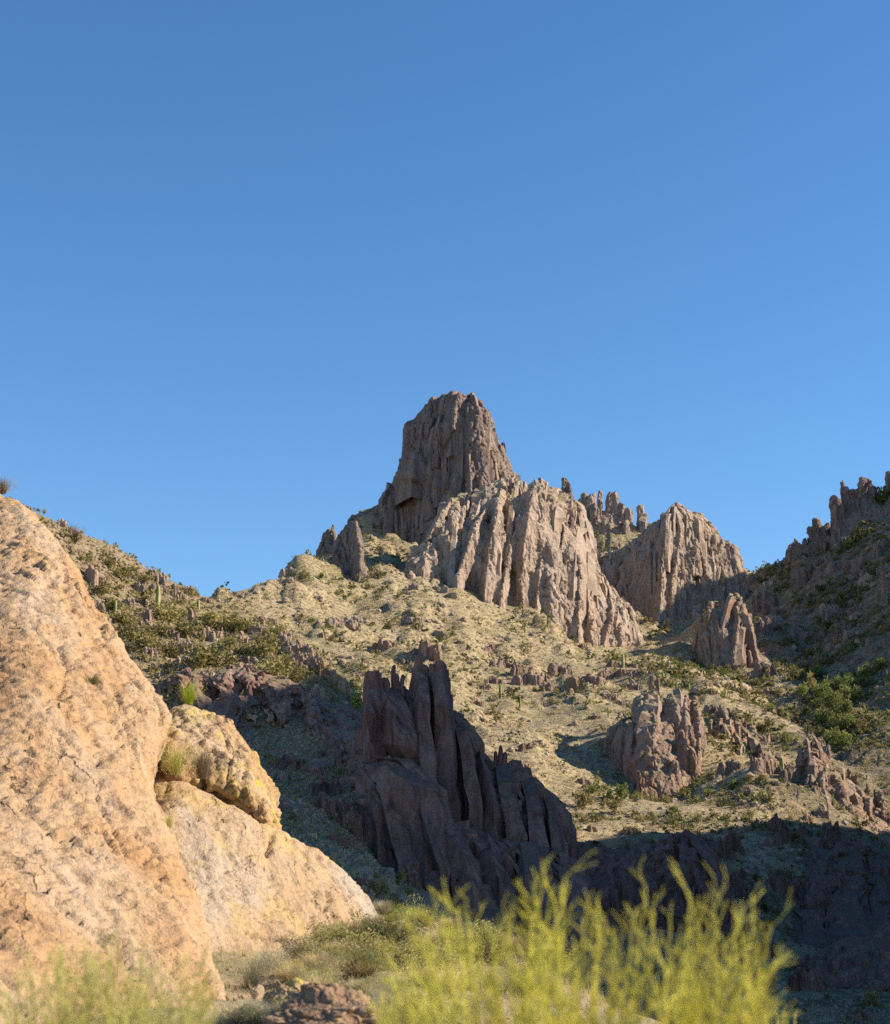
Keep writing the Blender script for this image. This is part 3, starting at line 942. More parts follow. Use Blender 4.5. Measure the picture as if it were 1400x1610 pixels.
mass('rock_spires', 'low_spires', 'low cluster of dark rock spires at the left end of the right-hand ridge', 'rock spires', 'tower_rock', seed=16,
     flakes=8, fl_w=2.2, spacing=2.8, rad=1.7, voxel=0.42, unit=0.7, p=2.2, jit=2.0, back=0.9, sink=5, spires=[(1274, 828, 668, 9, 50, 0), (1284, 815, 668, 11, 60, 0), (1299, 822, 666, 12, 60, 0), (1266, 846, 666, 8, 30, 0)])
mass('rock_buttress', 'buttress', 'reddish columned rock buttress with a dark vertical cleft on the sunny slope', 'rock buttress', 'red_rock', seed=18,
     flakes=110, fl_w=1.9, crisp=0.85, spacing=2.5, rad=1.7, voxel=0.28, unit=0.6, p=2.3, jit=2.0, back=0.6, recess=6.0, sink=3.5,
     ribs=[([(1028, 1086), (1032, 1130), (1026, 1165)], 3.6, 1.5), ([(1014, 1096), (1014, 1140), (1018, 1160)], 2.6, 1.5), ([(1060, 1090), (1064, 1130)], 3.2, 2), ([(1078, 1090), (1078, 1140)], 3.0, 2), ([(985, 1130), (980, 1180)], 4.0, 2.0),
           ([(996, 1132), (992, 1185)], 3.0, 2.0), ([(1095, 1095), (1098, 1150), (1096, 1190)], 2.2, 2)],
     spires=[(1026, 1062, 368, 7, 60, 0), (1035, 1066, 368, 6, 50, 0), (1017, 1172, 338, 9, 90, -0.06), (1026, 1188, 337, 9, 80, -0.05), (1003, 1211, 331, 10, 60, -0.05), (1010, 1206, 333, 7, 60, -0.05), (1034, 1172, 342, 8, 90, 0), (1042, 1163, 344, 9, 90, 0),
             (1056, 1151, 344, 12, 90, 0), (1067, 1149, 342, 14, 95, -0.03), (1078, 1160, 341, 10, 80, -0.04), (1087, 1142, 344, 8, 80, -0.03), (1088, 1174, 341, 9, 50, -0.1), (1050, 1190, 338, 10, 60, 0), (1062, 1195, 337, 10, 50, 0)])
mass('broken_ledges', 'middle', 'broken band of reddish ledges between the columned buttress and the jagged spur', 'rock ledges', 'red_rock', seed=33,
     flakes=110, fl_w=2.3, fl_len=0.45, crisp=0.7, spacing=2.4, rad=1.6, voxel=0.3, unit=0.6, p=1.3, jit=3.0, back=0.3, recess=2.0, sink=2.6)
mass('rock_spur', 'spur', 'jagged sunlit rock spur falling away beside the shadowed gully', 'rock spur', 'red_rock', seed=20,
     flakes=130, fl_w=1.5, fl_len=0.7, spacing=2.2, rad=1.3, voxel=0.26, unit=0.55, p=1.5, jit=2.4, back=0.5, recess=2, sink=1.5,
     spires=[(1274, 1148, 325, 14, 60, 0), (1290, 1158, 325, 12, 60, 0), (1300, 1170, 324, 9, 50, 0), (1324, 1200, 321, 6, 40, 0), (1347, 1212, 318, 7, 40, 0), (1363, 1230, 315, 6, 30, 0), (1385, 1243, 311, 7, 30, 0), (1335, 1208, 319, 7, 30, 0),
             (1288, 1255, 306, 6, 40, 0), (1296, 1240, 309, 6, 40, 0), (1318, 1232, 312, 7, 40, 0), (1330, 1240, 309, 8, 50, 0), (1376, 1240, 312, 6, 30, 0)])
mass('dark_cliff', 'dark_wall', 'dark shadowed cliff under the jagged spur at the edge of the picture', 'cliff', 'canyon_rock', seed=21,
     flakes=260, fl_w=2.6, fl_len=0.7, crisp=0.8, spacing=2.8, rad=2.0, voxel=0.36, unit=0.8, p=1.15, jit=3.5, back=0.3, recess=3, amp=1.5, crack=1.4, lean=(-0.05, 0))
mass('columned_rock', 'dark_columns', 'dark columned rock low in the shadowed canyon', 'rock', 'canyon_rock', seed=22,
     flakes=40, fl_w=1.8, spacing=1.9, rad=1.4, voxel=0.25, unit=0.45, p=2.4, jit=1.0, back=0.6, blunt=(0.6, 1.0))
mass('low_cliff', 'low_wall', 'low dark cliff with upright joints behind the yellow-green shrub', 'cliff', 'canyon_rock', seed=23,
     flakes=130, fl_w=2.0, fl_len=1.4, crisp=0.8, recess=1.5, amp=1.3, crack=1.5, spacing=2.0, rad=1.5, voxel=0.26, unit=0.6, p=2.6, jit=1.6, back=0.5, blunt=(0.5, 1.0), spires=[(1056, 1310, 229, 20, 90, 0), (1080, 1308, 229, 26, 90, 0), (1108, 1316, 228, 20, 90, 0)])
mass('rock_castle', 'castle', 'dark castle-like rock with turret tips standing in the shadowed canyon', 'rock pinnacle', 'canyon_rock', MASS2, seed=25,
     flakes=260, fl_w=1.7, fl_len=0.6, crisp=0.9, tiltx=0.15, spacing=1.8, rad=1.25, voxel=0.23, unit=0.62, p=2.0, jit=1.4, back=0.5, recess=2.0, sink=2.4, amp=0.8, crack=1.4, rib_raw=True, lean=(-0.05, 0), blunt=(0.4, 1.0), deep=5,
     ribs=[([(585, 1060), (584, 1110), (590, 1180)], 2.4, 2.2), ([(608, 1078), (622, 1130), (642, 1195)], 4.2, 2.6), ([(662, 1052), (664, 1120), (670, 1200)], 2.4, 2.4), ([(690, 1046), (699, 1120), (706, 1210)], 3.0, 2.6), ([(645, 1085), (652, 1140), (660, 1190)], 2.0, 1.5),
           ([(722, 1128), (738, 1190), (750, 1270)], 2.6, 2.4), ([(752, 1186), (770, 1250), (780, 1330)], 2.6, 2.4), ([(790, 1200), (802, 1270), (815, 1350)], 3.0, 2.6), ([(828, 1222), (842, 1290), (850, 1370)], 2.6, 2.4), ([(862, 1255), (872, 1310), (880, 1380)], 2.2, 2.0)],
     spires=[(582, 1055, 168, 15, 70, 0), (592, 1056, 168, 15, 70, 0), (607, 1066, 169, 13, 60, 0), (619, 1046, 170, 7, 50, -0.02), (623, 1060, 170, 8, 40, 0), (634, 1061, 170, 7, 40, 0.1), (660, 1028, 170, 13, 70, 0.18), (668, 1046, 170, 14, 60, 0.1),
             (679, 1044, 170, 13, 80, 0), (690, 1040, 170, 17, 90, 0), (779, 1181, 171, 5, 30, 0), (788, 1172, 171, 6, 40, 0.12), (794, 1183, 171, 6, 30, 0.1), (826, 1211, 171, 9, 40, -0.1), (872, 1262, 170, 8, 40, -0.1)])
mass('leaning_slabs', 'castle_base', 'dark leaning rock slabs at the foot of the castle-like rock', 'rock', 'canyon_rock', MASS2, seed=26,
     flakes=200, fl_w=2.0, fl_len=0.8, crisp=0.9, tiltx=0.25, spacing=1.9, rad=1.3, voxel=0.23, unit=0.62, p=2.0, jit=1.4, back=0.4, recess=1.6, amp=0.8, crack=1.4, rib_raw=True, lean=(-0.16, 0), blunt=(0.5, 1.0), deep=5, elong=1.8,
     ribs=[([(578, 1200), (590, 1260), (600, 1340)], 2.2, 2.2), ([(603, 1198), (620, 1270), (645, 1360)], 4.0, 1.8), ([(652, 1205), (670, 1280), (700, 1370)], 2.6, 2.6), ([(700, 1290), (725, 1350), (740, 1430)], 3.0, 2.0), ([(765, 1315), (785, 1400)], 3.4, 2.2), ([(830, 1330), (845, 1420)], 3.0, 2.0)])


def alcove(me):
    V = coords(me)
    px, py = proj(V)
    d = ((px - 408) / 34) ** 2 + ((py - 1148) / 40) ** 2
    d2 = ((px - 462) / 22) ** 2 + ((py - 1160) / 30) ** 2
    front = normals(me)[:, 1] < 0.3
    V[:, 1] += front * (5.0 * np.clip(1 - d, 0, 1) ** 0.6 + 1.6 * np.clip(1 - d2, 0, 1) ** 0.7)
    set_coords(me, V)
    a = me.attributes.new('fresh', 'FLOAT', 'POINT')       # freshly flaked, paler rock inside the hollow
    a.data.foreach_set('value', np.clip(1.6 * np.maximum(np.clip(1 - d, 0, 1) ** 0.5 * (py > 1112), 0.8 * np.clip(1 - d2, 0, 1) ** 0.5), 0, 1).astype(np.float32))


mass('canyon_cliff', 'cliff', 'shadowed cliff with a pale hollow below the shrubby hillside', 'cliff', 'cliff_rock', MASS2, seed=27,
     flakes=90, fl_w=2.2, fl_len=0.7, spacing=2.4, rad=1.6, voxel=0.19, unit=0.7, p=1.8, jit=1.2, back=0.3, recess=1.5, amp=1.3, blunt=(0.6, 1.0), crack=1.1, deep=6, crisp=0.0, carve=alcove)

# ------------------------------------------------------------------ the foreground: sunlit slabs, ground, plants
def frame_of(d):
    d = Vector(d).normalized()
    return d.rotation_difference(Vector((0, 0, 1))).to_euler()


FALL = Vector(at(300, 1330, 30)) - Vector(at(60, 800, 48))      # the way the big slab slopes


def slab_material(name, base, pale, warm, dark, lichen=None, streak=None):
    t = NT(name)
    r = t.pos(rot=frame_of(FALL))
    mp = t.n('ShaderNodeMapping')
    mp.inputs['Scale'].default_value = (1, 1, 0.28)
    t.l(r, mp.inputs['Vector'])
    q = mp.outputs[0]
    p = t.pos()
    big = t.noise(q, 0.55, 5, 0.6, 0.5)
    med = t.noise(q, 2.1, 6, 0.68, 0.4)
    fine = t.noise(p, 11.0, 4, 0.7)
    c = t.ramp(big, [(0.32, warm), (0.48, base), (0.66, pale)])
    c = t.mix(t.ramp(med, [(0.28, 0.75), (0.44, 0.0)]), c, dark)
    c = t.mix(t.ramp(t.noise(q, 1.2, 4, 0.6), [(0.56, 0.0), (0.70, 0.65)]), c, pale)
    c = t.mix(0.6, c, t.ramp(fine, [(0.22, 0.26), (0.5, 0.5), (0.8, 0.72)]), 'OVERLAY')
    # dark mineral grains, pock holes and hairline cracks
    wob = t.n('ShaderNodeVectorMath', operation='ADD')
    nz_ = t.n('ShaderNodeTexNoise')
    nz_.inputs['Scale'].default_value = 1.7
    nz_.inputs['Detail'].default_value = 4
    t.l(p, nz_.inputs['Vector'])
    t.l(q, wob.inputs[0])
    wsc = t.n('ShaderNodeVectorMath', operation='SCALE')
    wsc.inputs['Scale'].default_value = 0.45
    t.l(nz_.outputs['Color'], wsc.inputs[0])
    t.l(wsc.outputs[0], wob.inputs[1])
    edge = t.voro(wob.outputs[0], 0.85, 'DISTANCE_TO_EDGE')
    gate = t.ramp(t.noise(q, 0.7, 3), [(0.54, 0.0), (0.64, 1.0)])
    crk = t.math('MULTIPLY', t.ramp(edge, [(0.004, 1.0), (0.022, 0.0)]), gate)
    spot = t.math('MULTIPLY', t.ramp(t.voro(q, 3.4), [(0.10, 1.0), (0.17, 0.0)]), t.ramp(t.noise(q, 1.3, 2), [(0.50, 0.0), (0.60, 1.0)]))
    grain = t.ramp(t.voro(p, 9.0), [(0.08, 0.8), (0.14, 0.0)])
    mk = t.math('MAXIMUM', t.math('MAXIMUM', crk, spot), t.math('MULTIPLY', grain, 0.3))
    c = t.mix(t.math('MULTIPLY', mk, 0.6 if streak else 0.74), c, tuple(0.45 * v for v in dark))
    if streak:
        sv = t.pos((1.0, 1.0, 0.10))
        c = t.mix(t.ramp(t.noise(sv, 0.9, 4, 0.55, 0.3), [(0.52, 0.0), (0.66, 0.8)]), c, streak)
    if lichen:
        lz = t.math('MULTIPLY', t.ramp(t.noise(p, 1.1, 3), [(0.52, 0.0), (0.62, 1.0)]), t.ramp(t.noise(p, 7.0, 4, 0.7), [(0.48, 0.0), (0.56, 1.0)]))
        c = t.mix(t.math('MULTIPLY', lz, 0.8), c, lichen)
    b = t.bump(med, 0.12, 0.8)
    b = t.bump(fine, 0.05, 0.9, b)
    b = t.bump(t.math('SUBTRACT', 1.0, mk), 0.06, 0.8, b)
    return t.done(c, b)


M['slab'] = slab_material('slab', (0.375, 0.24, 0.133), (0.40, 0.295, 0.205), (0.35, 0.20, 0.098), (0.20, 0.115, 0.065))
M['dome_boulder'] = slab_material('dome_boulder', (0.355, 0.23, 0.12), (0.38, 0.28, 0.18), (0.32, 0.185, 0.085), (0.19, 0.12, 0.07), lichen=(0.42, 0.36, 0.05))
M['pale_slab'] = slab_material('pale_slab', (0.375, 0.265, 0.165), (0.365, 0.30, 0.24), (0.36, 0.235, 0.125), (0.24, 0.16, 0.11), streak=(0.41, 0.29, 0.125))
M['brown_boulder'] = slab_material('brown_boulder', (0.27, 0.175, 0.11), (0.33, 0.23, 0.15), (0.22, 0.135, 0.08), (0.13, 0.08, 0.055))
M['soil'] = slope_material('soil', (0.36, 0.29, 0.17), (0.42, 0.35, 0.23), (0.27, 0.20, 0.135), (0.30, 0.22, 0.16), (0.20, 0.19, 0.08), 0.10, 0.5)


def slab(name, outline, inner, backv, voxel, smooth_it, fine, mat, label, cat, pits=1.0, cracks=(), rough=1.0):
    pts = [Vector((p[0], p[1])) for p in outline + inner]
    n = len(outline)
    vo, _, fo, ov, _, _ = delaunay_2d_cdt(pts, [], [list(range(n))], 1, 0.01)
    src = outline + inner
    Yo = [src[o[0]][2] if o else 30 for o in ov]
    A = [at(v.x, v.y, Y) for v, Y in zip(vo, Yo)]
    nA = len(A)
    Bk = [(a[0] + backv[0] * a[1] / 40, a[1] + backv[1], a[2] + backv[2]) for a in A]
    tris = [list(f) for f in fo]
    edges = {}
    for f in tris:
        for i in range(len(f)):
            e = (f[i], f[(i + 1) % len(f)])
            edges[e] = 1
    F3 = tris + [[i + nA for i in f[::-1]] for f in tris]
    for (a, b) in edges:
        if (b, a) not in edges:
            F3 += [[b, a, a + nA], [b, a + nA, b + nA]]
    me = mesh_np(name, np.array(A + Bk), np.array(F3, np.int32))
    me = remesh(me, voxel, smooth_it, fine)
    # keep the sides that face the open
    V, N = coords(me), normals(me)
    vd = V - np.array([0, 0, CAMZ])
    vd /= np.linalg.norm(vd, axis=1)[:, None]
    qx, qy = proj(V)
    keep = (np.einsum('ij,ij->i', vd, N) < 0.45) & (qx > -70) & (qy < 1680)
    F = np.empty(len(me.polygons) * 4, np.int32)
    me.loops.foreach_get('vertex_index', F)
    F = F.reshape(-1, 4)
    F = F[keep[F].any(1)]
    used = np.zeros(len(V), bool)
    used[F.ravel()] = True
    remap = np.cumsum(used) - 1
    bpy.data.meshes.remove(me)
    V, N, F = V[used], N[used], remap[F]
    fd = np.array(FALL.normalized(), np.float32)
    along = (V @ fd)[:, None] * fd
    Q = V - 0.72 * along
    d = rough * (0.12 * fbm(Q / 3.4, 2) + 0.045 * fbm(Q / 0.8 + 9, 3, 0.55) + 0.035 * fbm(V / 0.21, 3, 0.6))
    g, cid, off = worley(Q / 0.85 + fbm(V / 0.6, 2)[:, None] * 0.35)
    d += rough * 0.055 * (np.einsum('ij,ij->i', _G[cid], off) * 1.2 + 0.5 * _G[cid][:, 1]) - rough * 0.05 * np.exp(-(g / 0.07) ** 2)
    for s_, dep, lim in ((0.42, 0.085, 52), (0.2, 0.06, 60), (1.0, 0.16, 22)):
        g, cid, off = worley(V / s_ * np.array([1.2, 1.2, 0.8], np.float32) + 3.3 + 0.3 * fbm(V / (s_ * 1.5), 2)[:, None])
        r_ = np.linalg.norm(off, axis=1)
        d -= pits * dep * (cid < lim) * np.clip(1 - r_ / 0.42, 0, 1) ** 0.7
    g, cid, off = worley(Q / 1.9 + 0.5 * fbm(V / 1.3, 3)[:, None] + 11)
    d -= rough * (0.10 * np.exp(-(g / 0.035) ** 2) * (perlin(V / 2.2 + 3) > 0.05) - 0.06 * _G[cid][:, 2])
    g, cid, off = worley(Q / 0.33 + 0.4 * fbm(V / 0.3, 2)[:, None])
    d += rough * 0.022 * _G[cid][:, 2] - rough * 0.03 * np.exp(-(g / 0.08) ** 2) * (perlin(V / 0.9) > 0.1)
    px, py = proj(V)
    for line, wpx, dep in cracks:
        best = np.full(len(V), 1e9)
        jig = 2.2 * perlin(np.stack([px / 9, py / 9, px * 0], 1)) + 1.0 * perlin(np.stack([px / 3, py / 3, px * 0], 1))
        for (ax, ay), (bx, by) in zip(line[:-1], line[1:]):
            tt = np.clip(((px - ax) * (bx - ax) + (py - ay) * (by - ay)) / ((bx - ax) ** 2 + (by - ay) ** 2), 0, 1)
            best = np.minimum(best, np.hypot(px + jig - ax - tt * (bx - ax), py + jig - ay - tt * (by - ay)))
        wv = wpx * (0.7 + 0.8 * np.abs(perlin(np.stack([px / 14, py / 14, px * 0 + 5], 1))))
        d -= dep * np.exp(-(best / wv) ** 2)
    me = mesh_np(name, V + N * d[:, None], F, True)
    return link(name, me, M[mat], label=label, cat=cat)


slab('rock_slab',
     [(-160, 690, 56), (-40, 752, 51), (4, 766, 50), (30, 782, 49), (62, 800, 48), (92, 845, 46), (128, 905, 44), (158, 955, 42.5), (183, 990, 41), (215, 1028, 40), (245, 1062, 39), (268, 1088, 38), (285, 1112, 37), (280, 1145, 36),
      (262, 1185, 35), (258, 1235, 33.5), (285, 1300, 31), (312, 1370, 29), (342, 1450, 27), (358, 1520, 25), (368, 1580, 24), (378, 1680, 22), (200, 1750, 18.5), (-150, 1750, 16.5), (-260, 1300, 26), (-220, 950, 40)],
     [(60, 1000, 37.5), (130, 1100, 35), (30, 1250, 29.5), (180, 1300, 29.5), (150, 1500, 23.5), (260, 1500, 24.5), (60, 1600, 20), (235, 1120, 35.8), (225, 1180, 34.3)],
     (-3.0, 9.0, -1.0), 0.30, 10, 0.07, 'slab', 'huge sunlit tan rock slab filling the lower left of the picture', 'rock slab',
     cracks=[([(150, 1255), (172, 1300), (200, 1340)], 2.4, 0.16), ([(335, 1515), (325, 1560), (318, 1610)], 3, 0.15), ([(196, 1130), (214, 1175), (228, 1225)], 2.5, 0.12), ([(36, 870), (40, 890)], 3, .12),
             ([(85, 1395), (110, 1440)], 2.2, .08), ([(240, 1070), (255, 1100), (262, 1130)], 3.0, 0.15), ([(92, 1010), (105, 1050), (98, 1085)], 4, 0.14), ([(180, 1085), (205, 1130)], 2, 0.1)])
slab('rounded_boulder',
     [(270, 1118, 41.0), (292, 1108, 41.0), (330, 1112, 41.2), (368, 1132, 41.2), (395, 1168, 40.8), (418, 1206, 40.4), (437, 1243, 40.0), (447, 1276, 39.6), (449, 1300, 39.4), (436, 1330, 39.4), (400, 1350, 39.4), (330, 1320, 39.6),
      (215, 1280, 39.4), (205, 1180, 40.0)],
     [(340, 1180, 38.9), (395, 1240, 38.1), (300, 1180, 38.6), (425, 1290, 37.9), (350, 1240, 37.9), (385, 1190, 38.9), (300, 1235, 38.0), (262, 1180, 38.2), (255, 1235, 37.8)],
     (-1.0, 5.0, -0.5), 0.2, 3, 0.058, 'dome_boulder', 'rounded tan boulder with yellow lichen rising behind the pale slab', 'boulder', pits=1.0, rough=1.25,
     cracks=[([(355, 1165), (362, 1200), (356, 1240)], 2, 0.12), ([(322, 1222), (318, 1245)], 4, 0.3), ([(380, 1250), (400, 1285)], 2, .12), ([(372, 1258), (388, 1270), (420, 1282)], 2.2, 0.14), ([(300, 1130), (330, 1170), (345, 1215)], 1.8, 0.1), ([(405, 1200), (412, 1240)], 1.8, .1)])
slab('pale_slab',
     [(225, 1195, 39.0), (262, 1212, 38.2), (300, 1228, 38.0), (345, 1250, 37.8), (385, 1276, 37.8), (420, 1298, 38.0), (455, 1302, 38.8), (500, 1332, 39.2), (545, 1362, 39), (578, 1388, 38.6), (588, 1410, 38.2), (596, 1432, 38), (606, 1450, 37.6),
      (600, 1490, 36.5), (540, 1530, 34.5), (470, 1545, 33), (400, 1570, 31.5), (330, 1600, 30), (270, 1500, 31.5), (230, 1350, 34.5)],
     [(350, 1350, 35.5), (420, 1400, 35.5), (480, 1420, 36), (540, 1430, 36.6), (400, 1480, 33.6), (480, 1490, 34.4), (440, 1340, 37.2), (510, 1380, 37.4)],
     (-2.0, 6.0, -1.0), 0.24, 8, 0.065, 'pale_slab', 'pale smooth rock slab streaked with yellow beside the leafy bank', 'rock slab', pits=0.45, rough=0.75,
     cracks=[([(385, 1469), (415, 1474), (440, 1480), (462, 1490), (478, 1494), (492, 1508)], 2.6, 0.22), ([(428, 1312), (424, 1330), (420, 1345)], 3, 0.22), ([(490, 1440), (492, 1470), (486, 1490)], 2.5, 0.14), ([(512, 1400), (518, 1415), (508, 1430)], 2.5, 0.12),
             ([(432, 1412), (436, 1424)], 1.6, 0.1), ([(500, 1350), (530, 1385), (560, 1440)], 2, 0.08)])

fctl = world([(380, 1600, 22), (430, 1560, 26), (480, 1525, 31), (560, 1490, 35), (605, 1458, 37.5), (660, 1450, 39), (720, 1478, 38), (620, 1540, 28), (560, 1610, 20), (700, 1560, 27), (850, 1545, 34), (1000, 1610, 30), (1150, 1680, 25), (300, 1700, 17), (100, 1760, 12)])
fctl += [(0, 0, 0), (-6, 6, 0.1), (5, 7, -0.1), (1, 7, 0), (-2, 5.5, 0.1), (10, 12, -1.2), (16, 25, -3.5), (14, 40, -5), (0, 50, -5), (-3, 60, -9), (12, 60, -10), (-22, 30, 3), (-25, 50, 3), (-30, 15, 2), (-8, -4, 0), (10, -4, -0.6), (25, 10, -4), (30, 40, -8)]
FORE = RBF(fctl, 2.0, 0.02)


def h_fore(x, y, detail=True):
    x, y = np.asarray(x, float), np.asarray(y, float)
    z = FORE(x, y)
    if detail:
        p = np.stack([x.ravel(), y.ravel(), 0 * x.ravel()], 1)
        z = z + (0.16 * fbm(p / 2.2, 3) + 0.05 * fbm(p / 0.5, 3)).reshape(x.shape)
    return z


FX, FY = polar(-0.42, 0.42, 140, 1.0, 66, 150)
link('foreground_ground', mesh_np('foreground_ground', np.stack([FX, FY, h_fore(FX, FY)], -1).reshape(-1, 3), grid_faces(*FX.shape)), M['soil'], kind='structure')


def ico(sub):
    import bmesh
    bm = bmesh.new()
    bmesh.ops.create_icosphere(bm, subdivisions=sub, radius=1.0)
    V = np.array([v.co[:] for v in bm.verts])
    F = np.array([[v.index for v in f.verts] for f in bm.faces], np.int32)
    bm.free()
    return V, F


ICO = {k: ico(k) for k in (1, 2, 3, 4, 6)}


def boulder_mesh(name, sub, seed, squash=(1, 1, 0.75), rough=0.25, fine=0.0):
    V, F = ICO[sub]
    V = V.copy()
    rs = np.random.RandomState(seed)
    for k in range(9):                       # break flat faces off a ball
        nrm = rs.normal(size=3)
        nrm /= np.linalg.norm(nrm)
        lim = rs.uniform(0.62, 0.9)
        dd = V @ nrm
        V -= np.clip(dd - lim, 0, None)[:, None] * nrm
    d = rough * fbm(V * 1.3 + seed * 3.1, 3)
    if fine:
        g, cid, off = worley(V * 3.5 + seed)
        d = d + fine * (_G[cid][:, 0] - 1.2 * np.exp(-(g / 0.12) ** 2)) + fine * 0.8 * fbm(V * 9 + seed, 3)
    V = V * (1 + d)[:, None] * np.array(squash)
    return mesh_np(name, V, F, sub >= 4)


def boulder(px, py, Y, wpx, squash, mat, label, seed, fine=0.05, sub=6, rz=0.0):
    c = at(px, py, Y)
    r = wpx / 2 * Y * T / 805 / CP
    return link('boulder', boulder_mesh('boulder', sub, seed, squash, 0.22, fine), M[mat], label=label, cat='boulder', loc=c, rz=rz, sc=r)


boulder(525, 1606, 19.5, 190, (1, 0.8, 0.52), 'brown_boulder', 'rough brown boulder at the bottom edge below the leafy bank', 4, 0.07)
boulder(463, 1572, 22.5, 84, (1, 0.8, 0.66), 'dome_boulder', 'yellowish boulder leaning behind the rough brown boulder', 8, 0.05, rz=0.5)
boulder(405, 1562, 24.5, 30, (0.8, 0.8, 0.8), 'pale_slab', 'small pale stone beside the grey-green tuft', 11, 0.05, 4)
boulder(384, 1602, 21.5, 46, (1, 0.8, 0.6), 'pale_slab', 'pale half-buried stone at the foot of the huge slab', 13, 0.05, 4)
boulder(566, 1555, 27, 44, (1, 0.8, 0.6), 'brown_boulder', 'small brown rock among the dry grass', 15, 0.06, 4)
boulder(634, 1563, 27, 24, (1, 0.8, 0.6), 'brown_boulder', 'dark little rock half hidden under grey brush', 16, 0.06, 4)
boulder(685, 1456, 37.5, 22, (1, 0.8, 0.6), 'brown_boulder', 'dark stone on the crest of the leafy bank', 18, 0.06, 4)

# ------------------------------------------------------------------ plants
def leaf_material(name, c1, c2, trans=0.35, rough=0.7):
    t = NT(name)
    p = t.pos()
    oi = t.n('ShaderNodeObjectInfo')
    n1 = t.noise(p, 0.9, 3)
    c = t.mix(t.ramp(n1, [(0.35, 0.0), (0.65, 1.0)]), c1, c2)
    hsv = t.n('ShaderNodeHueSaturation')
    t.l(c, hsv.inputs['Color'])
    t.l(t.math('ADD', t.math('MULTIPLY', oi.outputs['Random'], 0.5), 0.75), hsv.inputs['Value'])
    t.l(hsv.outputs[0], t.b.inputs['Base Color'])
    t.b.inputs['Roughness'].default_value = rough
    tr = t.n('ShaderNodeBsdfTranslucent')
    t.l(hsv.outputs[0], tr.inputs['Color'])
    mx = t.n('ShaderNodeMixShader')
    mx.inputs[0].default_value = trans
    t.l(t.b.outputs[0], mx.inputs[1])
    t.l(tr.outputs[0], mx.inputs[2])
    t.l(mx.outputs[0], t.t.nodes['Material Output'].inputs['Surface'])
    return t.m


M['olive'] = leaf_material('olive', (0.20, 0.18, 0.065), (0.30, 0.26, 0.11))
M['dark_green'] = leaf_material('dark_green', (0.085, 0.105, 0.035), (0.15, 0.165, 0.055))
M['green'] = leaf_material('green', (0.14, 0.17, 0.045), (0.22, 0.24, 0.075))
M['bright_green'] = leaf_material('bright_green', (0.27, 0.33, 0.03), (0.37, 0.40, 0.05))
M['grey_green'] = leaf_material('grey_green', (0.36, 0.35, 0.22), (0.47, 0.44, 0.29))
M['straw'] = leaf_material('straw', (0.47, 0.375, 0.195), (0.60, 0.495, 0.29))
M['gold'] = leaf_material('gold', (0.48, 0.36, 0.10), (0.52, 0.42, 0.14))
M['yellow_green'] = leaf_material('yellow_green', (0.66, 0.61, 0.09), (0.76, 0.68, 0.18), 0.3)
M['dull_yellow_green'] = leaf_material('dull_yellow_green', (0.46, 0.44, 0.11), (0.60, 0.54, 0.20), 0.3)
M['dry_yellow'] = leaf_material('dry_yellow', (0.27, 0.24, 0.08), (0.38, 0.33, 0.14))
M['bank_olive'] = leaf_material('bank_olive', (0.31, 0.285, 0.11), (0.43, 0.39, 0.18))
M['bank_green'] = leaf_material('bank_green', (0.17, 0.175, 0.055), (0.25, 0.245, 0.09))
M['twig'] = leaf_material('twig', (0.20, 0.15, 0.10), (0.30, 0.23, 0.16), 0.0)
M['cactus'] = leaf_material('cactus', (0.20, 0.22, 0.07), (0.28, 0.29, 0.11), 0.0)


def leaf_cloud(rng, n, size, rx, rz, lumps=7, flat=0.0):
    """n small leaf faces spread through a lumpy crown sitting on z=0; returns verts and tris"""
    lc = rng.normal(size=(lumps, 3)) * np.array([0.45, 0.45, 0.25])
    lc[:, 2] = np.abs(lc[:, 2]) + 0.35
    lr = rng.uniform(0.3, 0.55, lumps)
    k = rng.randint(0, lumps, n)
    u = rng.normal(size=(n, 3))
    u /= np.linalg.norm(u, axis=1)[:, None]
    c = lc[k] + u * (lr[k] * rng.uniform(0.45, 1.0, n) ** 0.5)[:, None]
    c[:, 2] = np.maximum(c[:, 2], rng.uniform(0.0, 0.15, n))
    c *= np.array([rx, rx, rz])
    a = rng.normal(size=(n, 3))
    a /= np.linalg.norm(a, axis=1)[:, None]
    b = np.cross(a, rng.normal(size=(n, 3)))
    b /= np.linalg.norm(b, axis=1)[:, None]
    s = size * rng.uniform(0.6, 1.4, (n, 1))
    V = np.stack([c - a * s, c + b * s * 0.5, c + a * s, c - b * s * 0.5], 1).reshape(-1, 3)
    F = np.arange(4 * n).reshape(n, 4)
    return V, F


def blades(rng, n, h, spread, wd, droop=0.3, seg=3):
    """thin curved blades or twigs from one root"""
    az = rng.uniform(0, 2 * np.pi, n)
    tl = np.abs(rng.normal(0, spread, n))
    hh = h * rng.uniform(0.5, 1.0, n)
    base = rng.normal(0, 0.06 * h, (n, 2))
    side = np.stack([-np.sin(az), np.cos(az), 0 * az], 1) * (wd * rng.uniform(0.6, 1.3, n))[:, None]
    V = []
    for j in range(seg + 1):
        t = j / seg
        out = hh * (np.sin(tl) * t + droop * t * t * rng.uniform(0, 1, n))
        up = hh * np.cos(tl) * (t - 0.25 * droop * t * t)
        c = np.stack([base[:, 0] + np.cos(az) * out, base[:, 1] + np.sin(az) * out, up], 1)
        wj = (1 - t) ** 0.6
        V += [c - side * wj * 0.5, c + side * wj * 0.5]
    V = np.stack(V, 1)
    m = 2 * (seg + 1)
    F = []
    o = np.arange(n)[:, None] * m
    for j in range(seg):
        F.append(o + np.array([2 * j, 2 * j + 1, 2 * j + 3, 2 * j + 2]))
    return V.reshape(-1, 3), np.concatenate(F), V[:, -2:].mean(1)


